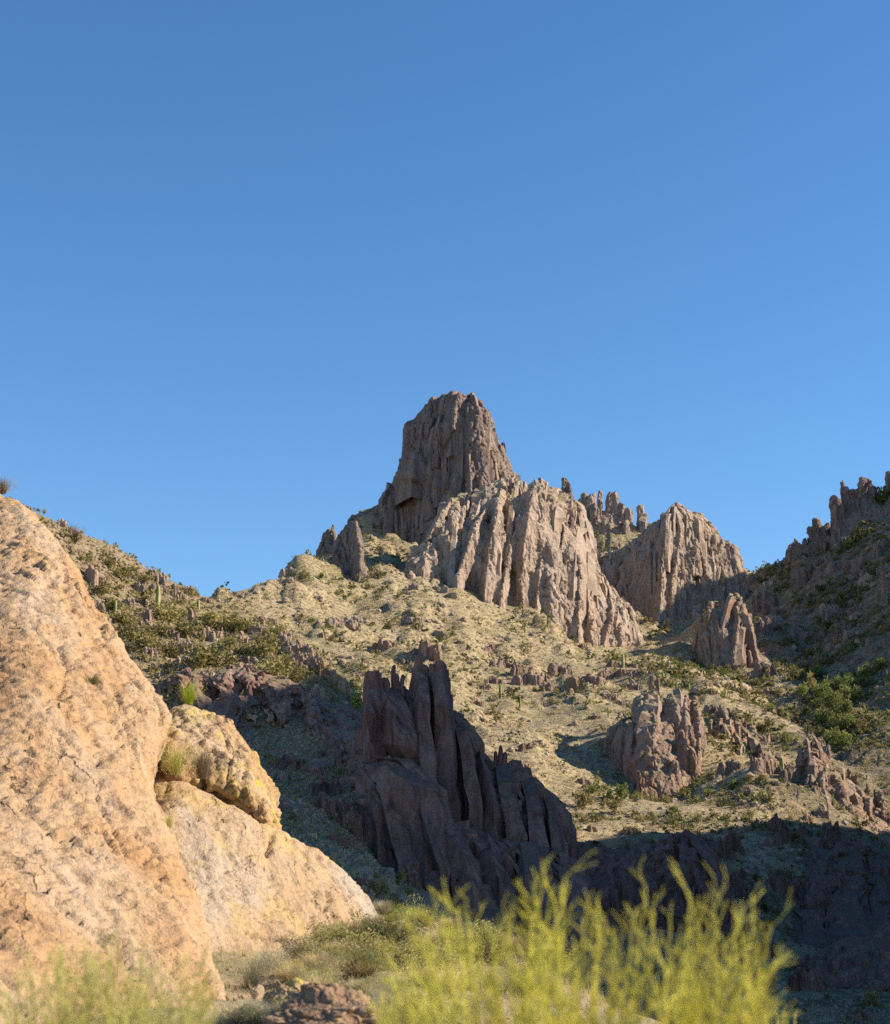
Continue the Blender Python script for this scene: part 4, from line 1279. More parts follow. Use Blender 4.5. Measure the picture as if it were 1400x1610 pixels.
def bush_proto(name, kind, seed):
    """a foreground bush: the meshes of its stems and its foliage, one metre tall"""
    rng = np.random.RandomState(seed)
    if kind == 'leafy':
        V, F, tip = blades(rng, 240, 0.95, 0.55, 0.012, 0.4)
        V2, F2 = leaf_cloud(rng, 3600, 0.026, 0.62, 0.82, 11)
    elif kind == 'wispy':
        V, F, tip = blades(rng, 520, 1.0, 0.5, 0.010, 0.25)
        V2, F2 = leaf_cloud(rng, 900, 0.016, 0.6, 0.9, 9)
    else:
        V, F, tip = blades(rng, 300, 0.9, 0.6, 0.010, 0.9)
        V2, F2, _ = blades(rng, 900, 1.0, 0.62, 0.012, 0.7)
    return mesh_np(name + '_stems', V, F, True), mesh_np(name + '_foliage', V2, F2, True)


PROTO = {k: [bush_proto(k, k, 40 + 7 * i + j) for i in range(3)] for j, k in enumerate(('leafy', 'wispy', 'grass'))}


def bush(name, kind, x, y, z, w_, h, leaf, label, cat, rng, group=None, stem='twig'):
    root = link(name, None, label=label, cat=cat, group=group, loc=(x, y, z - 0.03), rz=rng.uniform(0, 6.28), sc=(w_ / 1.25, w_ / 1.25, h))
    sm, fm = PROTO[kind][rng.randint(3)]
    for nm, me, mt in (('stems', sm, stem), ('foliage', fm, leaf)):
        o = link(nm, me, None, root)
        if not me.materials:
            me.materials.append(M[mt])
        o.material_slots[0].link = 'OBJECT'
        o.material_slots[0].material = M[mt]
    return root


rngf = np.random.RandomState(77)
FG = [  # photo x, y of the foot, width in pixels, height/width, kind, leaf, stem, label
    (396, 1556, 78, 0.75, 'wispy', 'grey_green', 'grey_green', 'grey-green feathery tuft against the huge slab', 'tuft'),
    (462, 1542, 44, 0.8, 'leafy', 'gold', 'twig', 'small golden bush under the pale slab', 'bush'),
    (505, 1575, 80, 0.7, 'wispy', 'grey_green', 'straw', 'grey wispy brush above the rough brown boulder', 'brush'),
    (560, 1534, 90, 0.45, 'grass', 'straw', 'straw', 'pale yellow grass clump in the middle of the bank', 'grass clump'),
    (618, 1490, 80, 0.75, 'leafy', 'bank_green', 'twig', 'dark green bush at the corner of the pale slab', 'bush'),
    (545, 1500, 86, 0.6, 'leafy', 'bank_olive', 'twig', 'olive bush at the foot of the pale slab', 'bush'),
    (598, 1520, 80, 0.6, 'leafy', 'bank_olive', 'twig', 'olive bush beside the pale yellow grass', 'bush'),
    (524, 1525, 56, 0.7, 'leafy', 'bank_green', 'twig', 'small dark bush below the slab crack', 'bush'),
    (614, 1450, 34, 0.9, 'wispy', 'bright_green', 'bright_green', 'small bright green shrub on the crest of the bank', 'shrub'),
    (648, 1453, 44, 0.8, 'wispy', 'bright_green', 'bright_green', 'larger bright green shrub on the crest of the bank', 'shrub'),
    (604, 1436, 40, 0.8, 'grass', 'grey_green', 'straw', 'dead grey twigs at the tip of the pale slab', 'twigs'),
    (690, 1498, 90, 0.6, 'wispy', 'grey_green', 'straw', 'grey brush on the crest next to the yellow-green shrub', 'brush'),
    (655, 1525, 90, 0.6, 'leafy', 'bank_olive', 'twig', 'olive bush in front of the grey brush', 'bush'),
    (604, 1590, 90, 0.6, 'wispy', 'grey_green', 'grey_green', 'silvery brush right of the rough brown boulder', 'brush'),
    (652, 1600, 70, 0.7, 'leafy', 'bank_olive', 'twig', 'olive bush at the bottom edge by the silvery brush', 'bush'),
    (700, 1570, 110, 0.6, 'wispy', 'dull_yellow_green', 'dull_yellow_green', 'yellowish brush below the grey brush', 'brush'),
    (400, 1612, 90, 0.6, 'grass', 'grey_green', 'straw', 'grey grass beside the pale half-buried stone', 'grass clump'),
    (440, 1606, 60, 0.6, 'grass', 'straw', 'straw', 'dry grass in front of the yellowish boulder', 'grass clump'),
    (755, 1515, 110, 0.6, 'leafy', 'bank_olive', 'twig', 'olive bush showing behind the stems of the yellow-green shrub', 'bush'),
    (820, 1560, 120, 0.6, 'wispy', 'dull_yellow_green', 'straw', 'dull yellow brush behind the yellow-green shrub', 'brush'),
    (645, 1480, 60, 0.6, 'grass', 'straw', 'straw', 'dry grass below the bright green shrubs', 'grass clump'),
    (575, 1560, 60, 0.6, 'grass', 'grey_green', 'straw', 'grey grass around the small brown rock', 'grass clump'),
    (708, 1460, 46, 0.6, 'grass', 'straw', 'straw', 'sparse straw tuft beside the dark stone on the crest', 'grass clump'),
]
AUTO = []          # things whose labels are worked out at the end from what stands next to them
SIDES = ['near the rough brown boulder', 'under the pale slab', 'at the crest of the bank', 'beside the yellow-green shrub']
for k in range(95):
    px, py = rngf.uniform(372, 900), rngf.uniform(1455, 1625)
    if py < 1540 - 0.38 * (px - 380) and px < 610 or (px > 640 and py < 1440 + 0.25 * (px - 640)):
        continue
    kind, leaf, stem, nm, ct = [('leafy', 'bank_olive', 'twig', 'olive bush', 'bush'), ('wispy', 'grey_green', 'grey_green', 'grey wispy brush', 'brush'), ('grass', 'straw', 'straw', 'straw-coloured grass clump', 'grass clump'),
                                ('wispy', 'dull_yellow_green', 'dull_yellow_green', 'yellowish brush', 'brush'), ('leafy', 'bank_green', 'twig', 'green bush', 'bush')][rngf.choice(5, p=[0.16, 0.22, 0.28, 0.28, 0.06])]
    sd = SIDES[0] if (px < 640 and py > 1550) else SIDES[1] if px < 600 else SIDES[2] if py < 1500 else SIDES[3]
    FG.append((px, py, rngf.uniform(40, 85), rngf.uniform(0.45, 0.75), kind, leaf, stem, 'small %s %s' % (nm, sd), ct, 'small plants %s' % sd))
for row in FG:
    (px, py, wp, hr, kind, leaf, stem, lab, cat), grp = row[:9], (row[9] if len(row) > 9 else None)
    q = hit(px, py, h_fore, 12, 60)
    if q is None:
        q = np.array(at(px, py, 36))
    m_ = q[1] * T / 805 / CP
    o = bush('bush' if cat in ('bush', 'shrub') else cat.replace(' ', '_'), kind, q[0], q[1], q[2], wp * m_, wp * hr * m_, leaf, lab, cat, rngf, grp, stem=stem)
    if grp:
        AUTO.append((o, lab.split(' near ')[0].split(' under ')[0].split(' at ')[0].split(' beside ')[0], 'bank'))
for (px, py, Y, wp, hr, kind, leaf, stem, lab, cat) in [
        (276, 1216, 36.6, 60, 0.9, 'wispy', 'dull_yellow_green', 'dull_yellow_green', 'green tuft growing in the notch between slab and boulder', 'tuft'),
        (318, 1222, 36.9, 76, 0.75, 'wispy', 'olive', 'twig', 'brownish wispy shrub growing against the rounded boulder', 'shrub'),
        (266, 1300, 31.5, 26, 1.0, 'wispy', 'dull_yellow_green', 'dull_yellow_green', 'tiny green sprig on the right edge of the huge slab', 'sprig'),
        (147, 1074, 34.6, 24, 0.7, 'leafy', 'olive', 'twig', 'small plant rooted in the upper half of the huge slab', 'plant'),
        (297, 1106, 41.5, 46, 0.9, 'wispy', 'bright_green', 'bright_green', 'leafy green sprig above the rounded boulder', 'sprig'),
        (4, 775, 51.0, 46, 0.7, 'wispy', 'straw', 'twig', 'bare twiggy shrub on top of the huge slab', 'shrub'),
        (70, 806, 50, 14, 0.7, 'wispy', 'grey_green', 'twig', 'tiny dry tuft on the rounded shoulder of the huge slab', 'tuft')]:
    q = at(px, py, Y)
    m_ = Y * T / 805 / CP
    bush('bush' if cat in ('plant', 'shrub') else cat, kind, q[0], q[1], q[2], wp * m_, wp * hr * m_, leaf, lab, cat, rngf, stem=stem)


# the out-of-focus shrubs close to the camera: green-barked stems that fork again and again
def tubes(segs, sides=3):
    """segs: (ax, ay, az, bx, by, bz, r0, r1)"""
    S = np.array(segs)
    A, B = S[:, :3], S[:, 3:6]
    d = B - A
    d /= np.linalg.norm(d, axis=1)[:, None] + 1e-9
    u = np.cross(d, np.array([0.3, 0.9, 0.1]))
    u /= np.linalg.norm(u, axis=1)[:, None] + 1e-9
    v = np.cross(d, u)
    n = len(S)
    V = np.zeros((n, 2, sides, 3))
    for k in range(sides):
        a = 2 * np.pi * k / sides
        o = u * math.cos(a) + v * math.sin(a)
        V[:, 0, k] = A + o * S[:, 6:7]
        V[:, 1, k] = B + o * S[:, 7:8]
    idx = np.arange(n * 2 * sides).reshape(n, 2, sides)
    r = np.roll(idx, -1, 2)
    return V.reshape(-1, 3), np.stack([idx[:, 0], r[:, 0], r[:, 1], idx[:, 1]], -1).reshape(-1, 4)


def grow(rng, p, d, r, length, level, segs, prm, goal=None):
    """prm: per level (spacing of forks, shortest twig, longest twig), last entry the thinnest radius"""
    n = max(3, int(length / 0.04))
    step = length / n
    p = np.array(p, float)
    d = np.array(d, float)
    nxt = length * (0.2 if level == 0 else 0.3) * rng.uniform(0.7, 1.3)
    for i in range(n):
        d = d + rng.normal(0, 0.05, 3) + np.array([0, 0, 0.05 if level else 0.0])
        if goal is not None and i < n - 2:
            e = goal - p
            d = d + 0.4 * e / np.linalg.norm(e)
        d /= np.linalg.norm(d)
        q = p + d * step
        r1 = max(prm[-1] * 0.7, r * (1 - 0.5 / n))
        segs.append((*p, *q, r, r1))
        r = r1
        p = q
        done = (i + 1) * step
        if level < len(prm) - 1 and done > nxt:
            sp, lo, hi = prm[level]
            nxt = done + sp * rng.uniform(0.5, 1.5)
            ax = rng.normal(size=3) * np.array([1, 0.6, 0.4])
            ax -= d * (ax @ d)
            ax /= np.linalg.norm(ax)
            a = rng.uniform(0.40, 0.75)
            ln = rng.uniform(lo, hi) * (1.15 - 0.6 * done / length)
            grow(rng, p, d * math.cos(a) + ax * math.sin(a), max(r * 0.82, prm[-1]), ln, level + 1, segs, prm)


def stem_shrub(name, label, mat, stems, seed, prm=((0.06, 0.10, 0.34), (0.048, 0.05, 0.14), 0.0031)):
    rng = np.random.RandomState(seed)
    cx, cy = np.mean([s[0] for s in stems]), np.mean([s[1] for s in stems])
    cz = float(h_fore(np.array([cx]), np.array([cy]))[0])
    root = link(name, None, label=label, cat='shrub', loc=(cx, cy, cz))
    tot = 0
    for (x, y, tx, ty, tz, r) in stems:
        z = float(h_fore(np.array([x]), np.array([y]))[0])
        segs = []
        dv = np.array([tx - x, ty - y, tz - z])
        ln = np.linalg.norm(dv)
        grow(rng, (x - cx, y - cy, z - cz - 0.02), dv / ln, r, ln, 0, segs, prm, np.array([tx - cx, ty - cy, tz - cz]))
        V, F = tubes(segs)
        tot += len(F)
        link('branch', mesh_np('branch', V, F, True), M[mat], root)
    return root


rp = np.random.RandomState(5)
TOPS = [(600 + 620 * rp.uniform(), 1480 + 110 * rp.uniform()) for k in range(50)] + [(640 + 570 * rp.uniform(), 1400 + 110 * rp.uniform()) for k in range(24)] + [(640, 1500), (668, 1450), (692, 1398), (716, 1385), (742, 1440), (770, 1425), (800, 1405), (832, 1342), (846, 1370), (880, 1380), (893, 1336), (915, 1400), (938, 1368), (965, 1420), (992, 1400), (1016, 1352), (1030, 1390), (1055, 1410),
        (1080, 1372), (1100, 1400), (1118, 1390), (1142, 1372), (1165, 1390), (1185, 1420), (1212, 1412), (1205, 1480), (1208, 1540), (720, 1480), (860, 1450), (960, 1470), (1060, 1450), (1140, 1460), (780, 1500), (900, 1500), (1000, 1510), (1100, 1520), (1180, 1500),
        (660, 1530), (740, 1540), (820, 1530), (610, 1560), (640, 1580), (700, 1580), (680, 1490)]
stems = []
for (px, py) in TOPS:
    Y = rp.uniform(6.4, 7.6)
    tx, ty, tz = at(px, py + 34, Y)
    bx = 0.45 + 0.62 * (tx - 0.45) + rp.normal(0, 0.06)
    stems.append((bx, Y + rp.normal(0, 0.15), tx, ty, tz, rp.uniform(0.0058, 0.0085)))
stem_shrub('green_stemmed_shrub', 'out-of-focus yellow-green shrub with forking stems in front of the canyon', 'yellow_green', stems, 3)
stems = []
for k in range(150):
    px, py = rp.uniform(5, 335), rp.uniform(1470, 1605)
    py += 0.0016 * (px - 185) ** 2
    Y = rp.uniform(7.6, 9.4)
    tx, ty, tz = at(px, py, Y)
    stems.append((-1.7 + 0.75 * (tx + 1.7) + rp.normal(0, 0.22), Y + rp.normal(0, 0.1), tx, ty, tz, rp.uniform(0.0036, 0.0052)))
stem_shrub('fine_stemmed_shrub', 'blurred fine-stemmed shrub at the foot of the huge slab', 'dull_yellow_green', stems, 4, ((0.06, 0.08, 0.25), (0.05, 0.04, 0.1), 0.0027))
stems = []
for k in range(9):
    px, py = rp.uniform(1180, 1250), rp.uniform(1580, 1600)
    Y = rp.uniform(11, 12)
    tx, ty, tz = at(px, py, Y)
    stems.append((tx + rp.normal(0, 0.05), Y, tx, ty, tz, 0.008))
stem_shrub('low_shrub', 'tips of a low yellow-green shrub at the bottom edge right of the big shrub', 'yellow_green', stems, 6, ((0.06, 0.06, 0.15), 0.004))

# ------------------------------------------------------------------ what grows and lies on the slopes
def slope_cells(X, Y, Z, y_lo=0, tol=0.004):
    """cells of a slope grid that the open side shows, with the area each takes up"""
    P = np.stack([X, Y, Z], -1)
    ang = (Z - CAMZ) / np.hypot(X, Y)
    vis = ang >= np.maximum.accumulate(ang, 0) - tol
    px, py = proj(P)
    ax, ay = px[1:, :-1] - px[:-1, :-1], py[1:, :-1] - py[:-1, :-1]
    bx, by = px[:-1, 1:] - px[:-1, :-1], py[:-1, 1:] - py[:-1, :-1]
    area = np.abs(ax * by - ay * bx) + 0.15
    ok = vis[:-1, :-1] & (px[:-1, :-1] > -40) & (px[:-1, :-1] < 1450) & (py[:-1, :-1] < 1640) & (Y[:-1, :-1] > y_lo)
    return px[:-1, :-1], py[:-1, :-1], area * ok


def blob(px, py, cx, cy, sx, sy):
    return np.exp(-((px - cx) / sx) ** 2 - ((py - cy) / sy) ** 2)


mpx, mpy, marea = slope_cells(GX, GY, GZ)
# leave out what the nearer hillside and the castle rock hide
marea = marea * ~((mpx < 570) & (mpy > 950 + 0.72 * np.clip(mpx - 340, 0, 300)) & (GY[:-1, :-1] > 100)) * ~((mpx > 580) & (mpx < 700) & (mpy > 1075)) * ~((mpx > 699) & (mpx < 880) & (mpy > 1130 + 0.95 * (mpx - 700)))
hpx, hpy, harea = slope_cells(HX, HY, HZ)
harea = harea * (hpx < 640) * ~((hpx < 250) & (hpy > 800 + 1.15 * hpx)) 
fw = (-np.diff(GZ, axis=0)[:, :-1] / np.diff(GY, axis=0)[:, :-1])
MAIN_CELLS = (GX, GY, GZ, mpx, mpy, marea)
HILL_CELLS = (HX, HY, HZ, hpx, hpy, harea)


def pick(cells, rng, n, dens=None):
    X, Y, Z, px, py, wgt = cells
    wgt = wgt if dens is None else wgt * dens
    c = np.cumsum(wgt.ravel())
    k = np.searchsorted(c, rng.uniform(0, c[-1], n))
    k = np.minimum(k, wgt.size - 1)
    i, j = k // wgt.shape[1], k % wgt.shape[1]
    u, v = rng.uniform(0, 1, n), rng.uniform(0, 1, n)

    def L_(A):
        return (A[i, j] * (1 - u) + A[i + 1, j] * u) * (1 - v) + (A[i, j + 1] * (1 - u) + A[i + 1, j + 1] * u) * v
    return np.stack([L_(X), L_(Y), L_(Z)], 1), px[i, j], py[i, j]


def scatter_mesh(name, protoVF, pos, size, rng, flat=None):
    """many small copies of small shapes as one mesh"""
    Vs, Fs, nv = [], [], 0
    kinds = rng.randint(0, len(protoVF), len(pos))
    for k, (V, F) in enumerate(protoVF):
        m = kinds == k
        n = m.sum()
        if not n:
            continue
        a = rng.uniform(0, 2 * np.pi, n)
        s = size[m][:, None]
        x = V[None, :, 0] * np.cos(a)[:, None] - V[None, :, 1] * np.sin(a)[:, None]
        y = V[None, :, 0] * np.sin(a)[:, None] + V[None, :, 1] * np.cos(a)[:, None]
        z = np.broadcast_to(V[None, :, 2], x.shape)
        W = np.stack([x * s, y * s, z * s], -1) + pos[m][:, None, :]
        Vs.append(W.reshape(-1, 3))
        Fs.append((F[None] + (np.arange(n) * len(V))[:, None, None] + nv).reshape(-1, F.shape[1]))
        nv += n * len(V)
    return mesh_np(name, np.concatenate(Vs), np.concatenate(Fs), False)


rsc = np.random.RandomState(123)
tuft = []
for k in range(4):
    V, F, _ = blades(rsc, 5, 1.0, 0.75, 0.40, 0.5, 1)
    tuft.append((V, F))
tiny = [leaf_cloud(rsc, 15, 0.30, 0.62, 0.85, 5) for k in range(6)]
peb = []
for k in range(6):
    me = boulder_mesh('peb', 1, 60 + k, (1, 0.8, 0.7), 0.3)
    peb.append((coords(me).copy(), np.array([p.vertices[:] for p in me.polygons], np.int32)))
    bpy.data.meshes.remove(me)

green = (0.25 + 1.1 * blob(mpx, mpy, 1090, 1065, 80, 28) + 1.2 * blob(mpx, mpy, 1200, 1110, 80, 40) + 1.6 * blob(mpx, mpy, 1330, 1120, 80, 70) + 1.5 * blob(mpx, mpy, 990, 1275, 130, 35)
         + 0.9 * blob(mpx, mpy, 1130, 1200, 90, 60) + 1.3 * blob(mpx, mpy, 1320, 870, 120, 70) + 1.3 * blob(mpx, mpy, 1300, 980, 110, 100) + 0.3 * blob(mpx, mpy, 640, 980, 60, 60) + 0.6 * blob(mpx, mpy, 1200, 1400, 100, 90))
clumpy = sstep(-0.25, 0.45, fbm(np.stack([GX[:-1, :-1].ravel(), GY[:-1, :-1].ravel(), 0 * GX[:-1, :-1].ravel()], 1) / 17 + 3, 3)).reshape(mpx.shape)
clump2 = sstep(-0.3, 0.4, fbm(np.stack([GX[:-1, :-1].ravel(), GY[:-1, :-1].ravel(), 0 * GX[:-1, :-1].ravel()], 1) / 9 + 13, 3)).reshape(mpx.shape)
scale_m = np.clip(GY[:-1, :-1] / 420, 0.35, 1.4)


def by_depth(q, lo, hi, rng, ref=420.0):
    return rng.uniform(lo, hi, len(q)) * np.clip(q[:, 1] / ref, 0.4, 1.3)


q, _, _ = pick(MAIN_CELLS, rsc, 25000, np.clip(1.25 - 0.35 * green, 0.2, 2) * (1 - 0.85 * sstep(1195, 1260, mpx) * (mpy < 1060)) * (0.15 + clump2))
link('dry_grass', scatter_mesh('dry_grass', tuft, q - [0, 0, 0.05], by_depth(q, 0.45, 1.0, rsc), rsc), M['straw'], label='pale dry grass tufts all over the golden mountain slope', cat='grass', kind='stuff')
q, _, _ = pick(MAIN_CELLS, rsc, 4300, green * (0.08 + clumpy))
link('low_scrub', scatter_mesh('low_scrub', tiny, q - [0, 0, 0.1], by_depth(q, 0.6, 1.5, rsc) * rsc.lognormal(0, 0.3, len(q)), rsc), M['olive'], label='low olive scrub scattered over the mountain slope', cat='scrub', kind='stuff')
q, _, _ = pick(MAIN_CELLS, rsc, 1700, green * (0.05 + clumpy ** 2))
link('dark_scrub', scatter_mesh('dark_scrub', tiny, q - [0, 0, 0.1], by_depth(q, 0.7, 1.7, rsc), rsc), M['dark_green'], label='low dark scrub scattered over the mountain slope', cat='scrub', kind='stuff')
q, _, _ = pick(MAIN_CELLS, rsc, 4300, 1.1 - clump2)
link('loose_stones', scatter_mesh('loose_stones', peb, q, by_depth(q, 0.22, 0.6, rsc) * rsc.lognormal(0, 0.45, len(q)), rsc), M['far_rock'], label='loose brown stones strewn over the mountain slope', cat='stones', kind='stuff')
q, _, _ = pick(HILL_CELLS, rsc, 9000)
link('hill_grass', scatter_mesh('hill_grass', tuft, q - [0, 0, 0.03], rsc.uniform(0.25, 0.55, len(q)), rsc), M['straw'], label='dry grass tufts on the near hillside and canyon bank', cat='grass', kind='stuff')
q, _, _ = pick(HILL_CELLS, rsc, 1000, 0.04 + (hpy < 1112))
link('hill_scrub', scatter_mesh('hill_scrub', tiny, q - [0, 0, 0.05], rsc.uniform(0.35, 0.9, len(q)), rsc), M['olive'], label='low olive scrub on the near hillside and canyon bank', cat='scrub', kind='stuff')
q, _, _ = pick(HILL_CELLS, rsc, 3400)
link('hill_stones', scatter_mesh('hill_stones', peb, q, rsc.uniform(0.12, 0.5, len(q)), rsc), M['hill_rock'], label='loose reddish stones on the near hillside', cat='stones', kind='stuff')

bx_ = rsc.uniform(-7, 9, 5200)
by_ = rsc.uniform(11, 44, 5200)
q = np.stack([bx_, by_, h_fore(bx_, by_)], 1)
sx, sy = proj(q)
q = q[(sx > 325) & (sx < 1000) & (sy < 1640)]
fine_tuft = [blades(rsc, 12, 1.0, 0.75, 0.030, 0.9, 2)[:2] for k in range(4)]
link('bank_grass', scatter_mesh('bank_grass', fine_tuft, q - [0, 0, 0.02], rsc.uniform(0.14, 0.42, len(q)), rsc), M['straw'], label='short dry grass covering the foreground bank', cat='grass', kind='stuff')
sel = rsc.uniform(0, 1, len(q)) < 0.25
link('bank_stones', scatter_mesh('bank_stones', peb, q[sel] + [0.1, 0.05, 0], rsc.uniform(0.03, 0.12, sel.sum()), rsc), M['brown_boulder'], label='small loose stones on the foreground bank', cat='stones', kind='stuff')

# shrubs one can tell apart
SHRUB = []
for k in range(6):
    V, F = leaf_cloud(rsc, 420, 0.085, 0.62, 0.85, 9)
    V2, F2, _ = blades(rsc, 26, 0.6, 0.6, 0.03, 0.2, 2)
    me = mesh_np('shrub', np.concatenate([V, V2]), np.concatenate([F, F2 + len(V)]), False)
    me.materials.append(M['olive'])
    SHRUB.append(me)
BARE = []
for k in range(3):
    V, F, tip = blades(rsc, 150, 1.0, 0.65, 0.022, 0.2, 3)
    V2, F2 = leaf_cloud(rsc, 260, 0.028, 0.6, 0.85, 8)
    me = mesh_np('bare_shrub', np.concatenate([V, V2]), np.concatenate([F, F2 + len(V)]), False)
    me.materials.append(M['olive'])
    BARE.append(me)


def shrub(q, w_, h, mat, label, group, rng, protos=SHRUB, cat='shrub'):
    o = link('shrub' if cat == 'shrub' else cat, protos[rng.randint(len(protos))], label=label, cat=cat, group=group, loc=(q[0], q[1], q[2] - 0.06 * h), rz=rng.uniform(0, 6.28), sc=(w_ / 1.3, w_ / 1.3, h))
    o.material_slots[0].link = 'OBJECT'
    o.material_slots[0].material = M[mat]
    if group:
        AUTO.append((o, label.split(' on the ')[0].split(' in the ')[0].split(' between ')[0].split(' among ')[0].split(' high ')[0], 'hill' if 'hillside' in group or 'bank' in group else 'main'))
    return o


TRUNK = []
CROWN = []
for k in range(4):
    V, F = leaf_cloud(rsc, 620, 0.075, 0.60, 0.72, 11)
    V[:, 2] += 0.16
    me = mesh_np('crown', V, F, False)
    me.materials.append(M['green'])
    CROWN.append(me)
    segs = [(0, 0, -0.1, 0.02, 0.01, 0.35, 0.05, 0.035)]
    for a in range(5):
        an = a * 1.26 + k
        segs += [(0.02, 0.01, 0.3, 0.18 * math.cos(an), 0.18 * math.sin(an), 0.55, 0.03, 0.02), (0.18 * math.cos(an), 0.18 * math.sin(an), 0.55, 0.32 * math.cos(an), 0.32 * math.sin(an), 0.74, 0.02, 0.008)]
    V, F = tubes(segs, 5)
    me = mesh_np('trunk', V, F, True)
    me.materials.append(M['twig'])
    TRUNK.append(me)


def tree(q, w_, h, mat, label, group, rng):
    root = link('tree', None, label=label, cat='tree', group=group, loc=(q[0], q[1], q[2]), rz=rng.uniform(0, 6.28), sc=(w_ / 1.2, w_ / 1.2, h))
    k = rng.randint(4)
    link('trunk', TRUNK[k], parent=root)
    o = link('crown', CROWN[k], parent=root)
    o.material_slots[0].link = 'OBJECT'
    o.material_slots[0].material = M[mat]
    if group:
        AUTO.append((root, 'leafy green tree', 'main'))
    return root


def where(px, py):
    if px > 1225 and py < 1060:
        return 'on the mountainside below the slender spires'
    if px > 1250 and py < 1260:
        return 'in the green gully above the jagged spur'
    if px > 1110 and py >= 1250:
        return 'on the shadowed slope under the jagged spur'
    if py > 1190:
        return 'on the bench below the columned buttress'
    if px > 1105:
        return 'between the notched block and the jagged spur'
    if px > 1000:
        return 'on the strip between fluted cliff and notched block'
    if py < 985:
        return 'high on the golden slope under the tower'
    return 'on the golden slope behind the castle-like rock'


q, sx, sy = pick(MAIN_CELLS, rsc, 230, green ** 1.5 * (0.1 + clumpy))
for k in range(len(q)):
    w_ = rsc.uniform(1.6, 3.4) * np.clip(q[k, 1] / 420, 0.6, 1.3)
    mt, nm = [('olive', 'olive'), ('green', 'mid-green'), ('dark_green', 'dark green')][rsc.choice(3, p=[0.45, 0.35, 0.2])]
    wh = where(sx[k], sy[k])
    shrub(q[k], w_, w_ * rsc.uniform(0.55, 0.85), mt, '%s rounded shrub %s' % (nm, wh), '%s shrubs %s' % (nm, wh), rsc)
for (px, py, wp) in [(1296, 1092, 30), (1310, 1110, 34), (1322, 1080, 30), (1330, 1118, 30), (1300, 1132, 32), (1318, 1145, 34), (1340, 1096, 28), (1352, 1078, 26), (1366, 1062, 28), (1384, 1050, 28), (1290, 1112, 24), (1336, 1140, 24), (1308, 1165, 30),
                     (1328, 1168, 26), (1280, 1062, 20), (1262, 1090, 22)]:
    q = hit(px, py + wp * 0.35, h_main, 300, 800)
    if q is not None:
        m_ = q[1] * T / 805 / CP
        tree(q, wp * m_, wp * m_ * 0.95, 'green', 'leafy green tree in the gully above the jagged spur', 'leafy trees in the gully', rsc)
for (px, py, wp, mt, lab) in [(916, 1272, 24, 'olive', 'yellowish tree at the edge of the shadow below the buttress'), (978, 1262, 26, 'green', 'green tree at the foot of the columned buttress'), (505, 912, 10, 'green', 'small green tree below the twin-tipped fin'),
                              (968, 1280, 20, 'olive', 'olive tree just below the green tree at the buttress foot'), (1384, 772, 30, 'dark_green', 'dark tree among the slender spires on the skyline')]:
    q = hit(px, py, h_main, 240, 800)
    m_ = (650 if q is None else q[1]) * T / 805 / CP
    if q is None:
        q = np.array(at(px, py, 650))
        q[2] = float(h_main(q[:1], q[1:2])[0])
        m_ *= 1.25
    tree(q, wp * m_, wp * m_ * 1.25, mt, lab, None, rsc)

HS = [(161, 935, 34), (175, 958, 34), (197, 982, 44), (208, 1008, 54), (251, 975, 44), (270, 972, 44), (295, 1000, 50), (254, 1000, 36), (238, 1022, 44), (314, 1050, 66), (273, 1034, 36), (333, 984, 44), (202, 905, 30), (188, 908, 26), (361, 994, 44),
      (388, 994, 40), (413, 1028, 52), (435, 1004, 32), (340, 1046, 50), (414, 1034, 46), (430, 1062, 54), (469, 1074, 40), (230, 950, 26), (300, 965, 26), (150, 900, 24), (170, 890, 22), (228, 915, 24), (285, 935, 22), (450, 1050, 30), (500, 1062, 26), (380, 1030, 30), (360, 1020, 34)]
for i, (px, py, wp) in enumerate(HS):
    q = hit(px, py, h_hill, 160, 330)
    if q is None:
        continue
    m_ = q[1] * T / 805 / CP
    mt, nm = [('olive', 'olive'), ('olive', 'olive'), ('dry_yellow', 'yellow-green')][i % 3]
    shrub(q, wp * m_ * 1.05, wp * m_ * 0.66, mt, '%s shrub among the reddish ledges of the near hillside' % nm, '%s shrubs on the near hillside' % nm, rsc)
for (px, py, wp, mt, pr, lab) in [(118, 850, 44, 'twig', BARE, 'grey leafless shrub on the hillside skyline beside the huge slab'), (559, 1112, 40, 'dull_yellow_green', SHRUB, 'bright yellow-green bush at the end of the hillside above the canyon'),
                                  (140, 876, 14, 'green', SHRUB, 'round grey-green shrub on the hillside skyline'), (146, 1, 0, 'olive', BARE, '')]:
    if not wp:
        continue
    q = hit(px, py, h_hill, 160, 330)
    if q is None:
        q = np.array(at(px, py, 224))
    m_ = q[1] * T / 805 / CP
    shrub(q, wp * m_, wp * m_ * 0.7, mt, lab, None, rsc, pr)
q, sx, sy = pick(HILL_CELLS, rsc, 46)
for k in range(len(q)):
    w_ = rsc.uniform(0.9, 1.9)
    wh = 'on the shadowed canyon bank' if sy[k] > 1110 else 'on the near hillside'
    shrub(q[k], w_, w_ * 0.65, 'olive', 'small olive shrub %s' % wh, 'small shrubs %s' % wh, rsc)

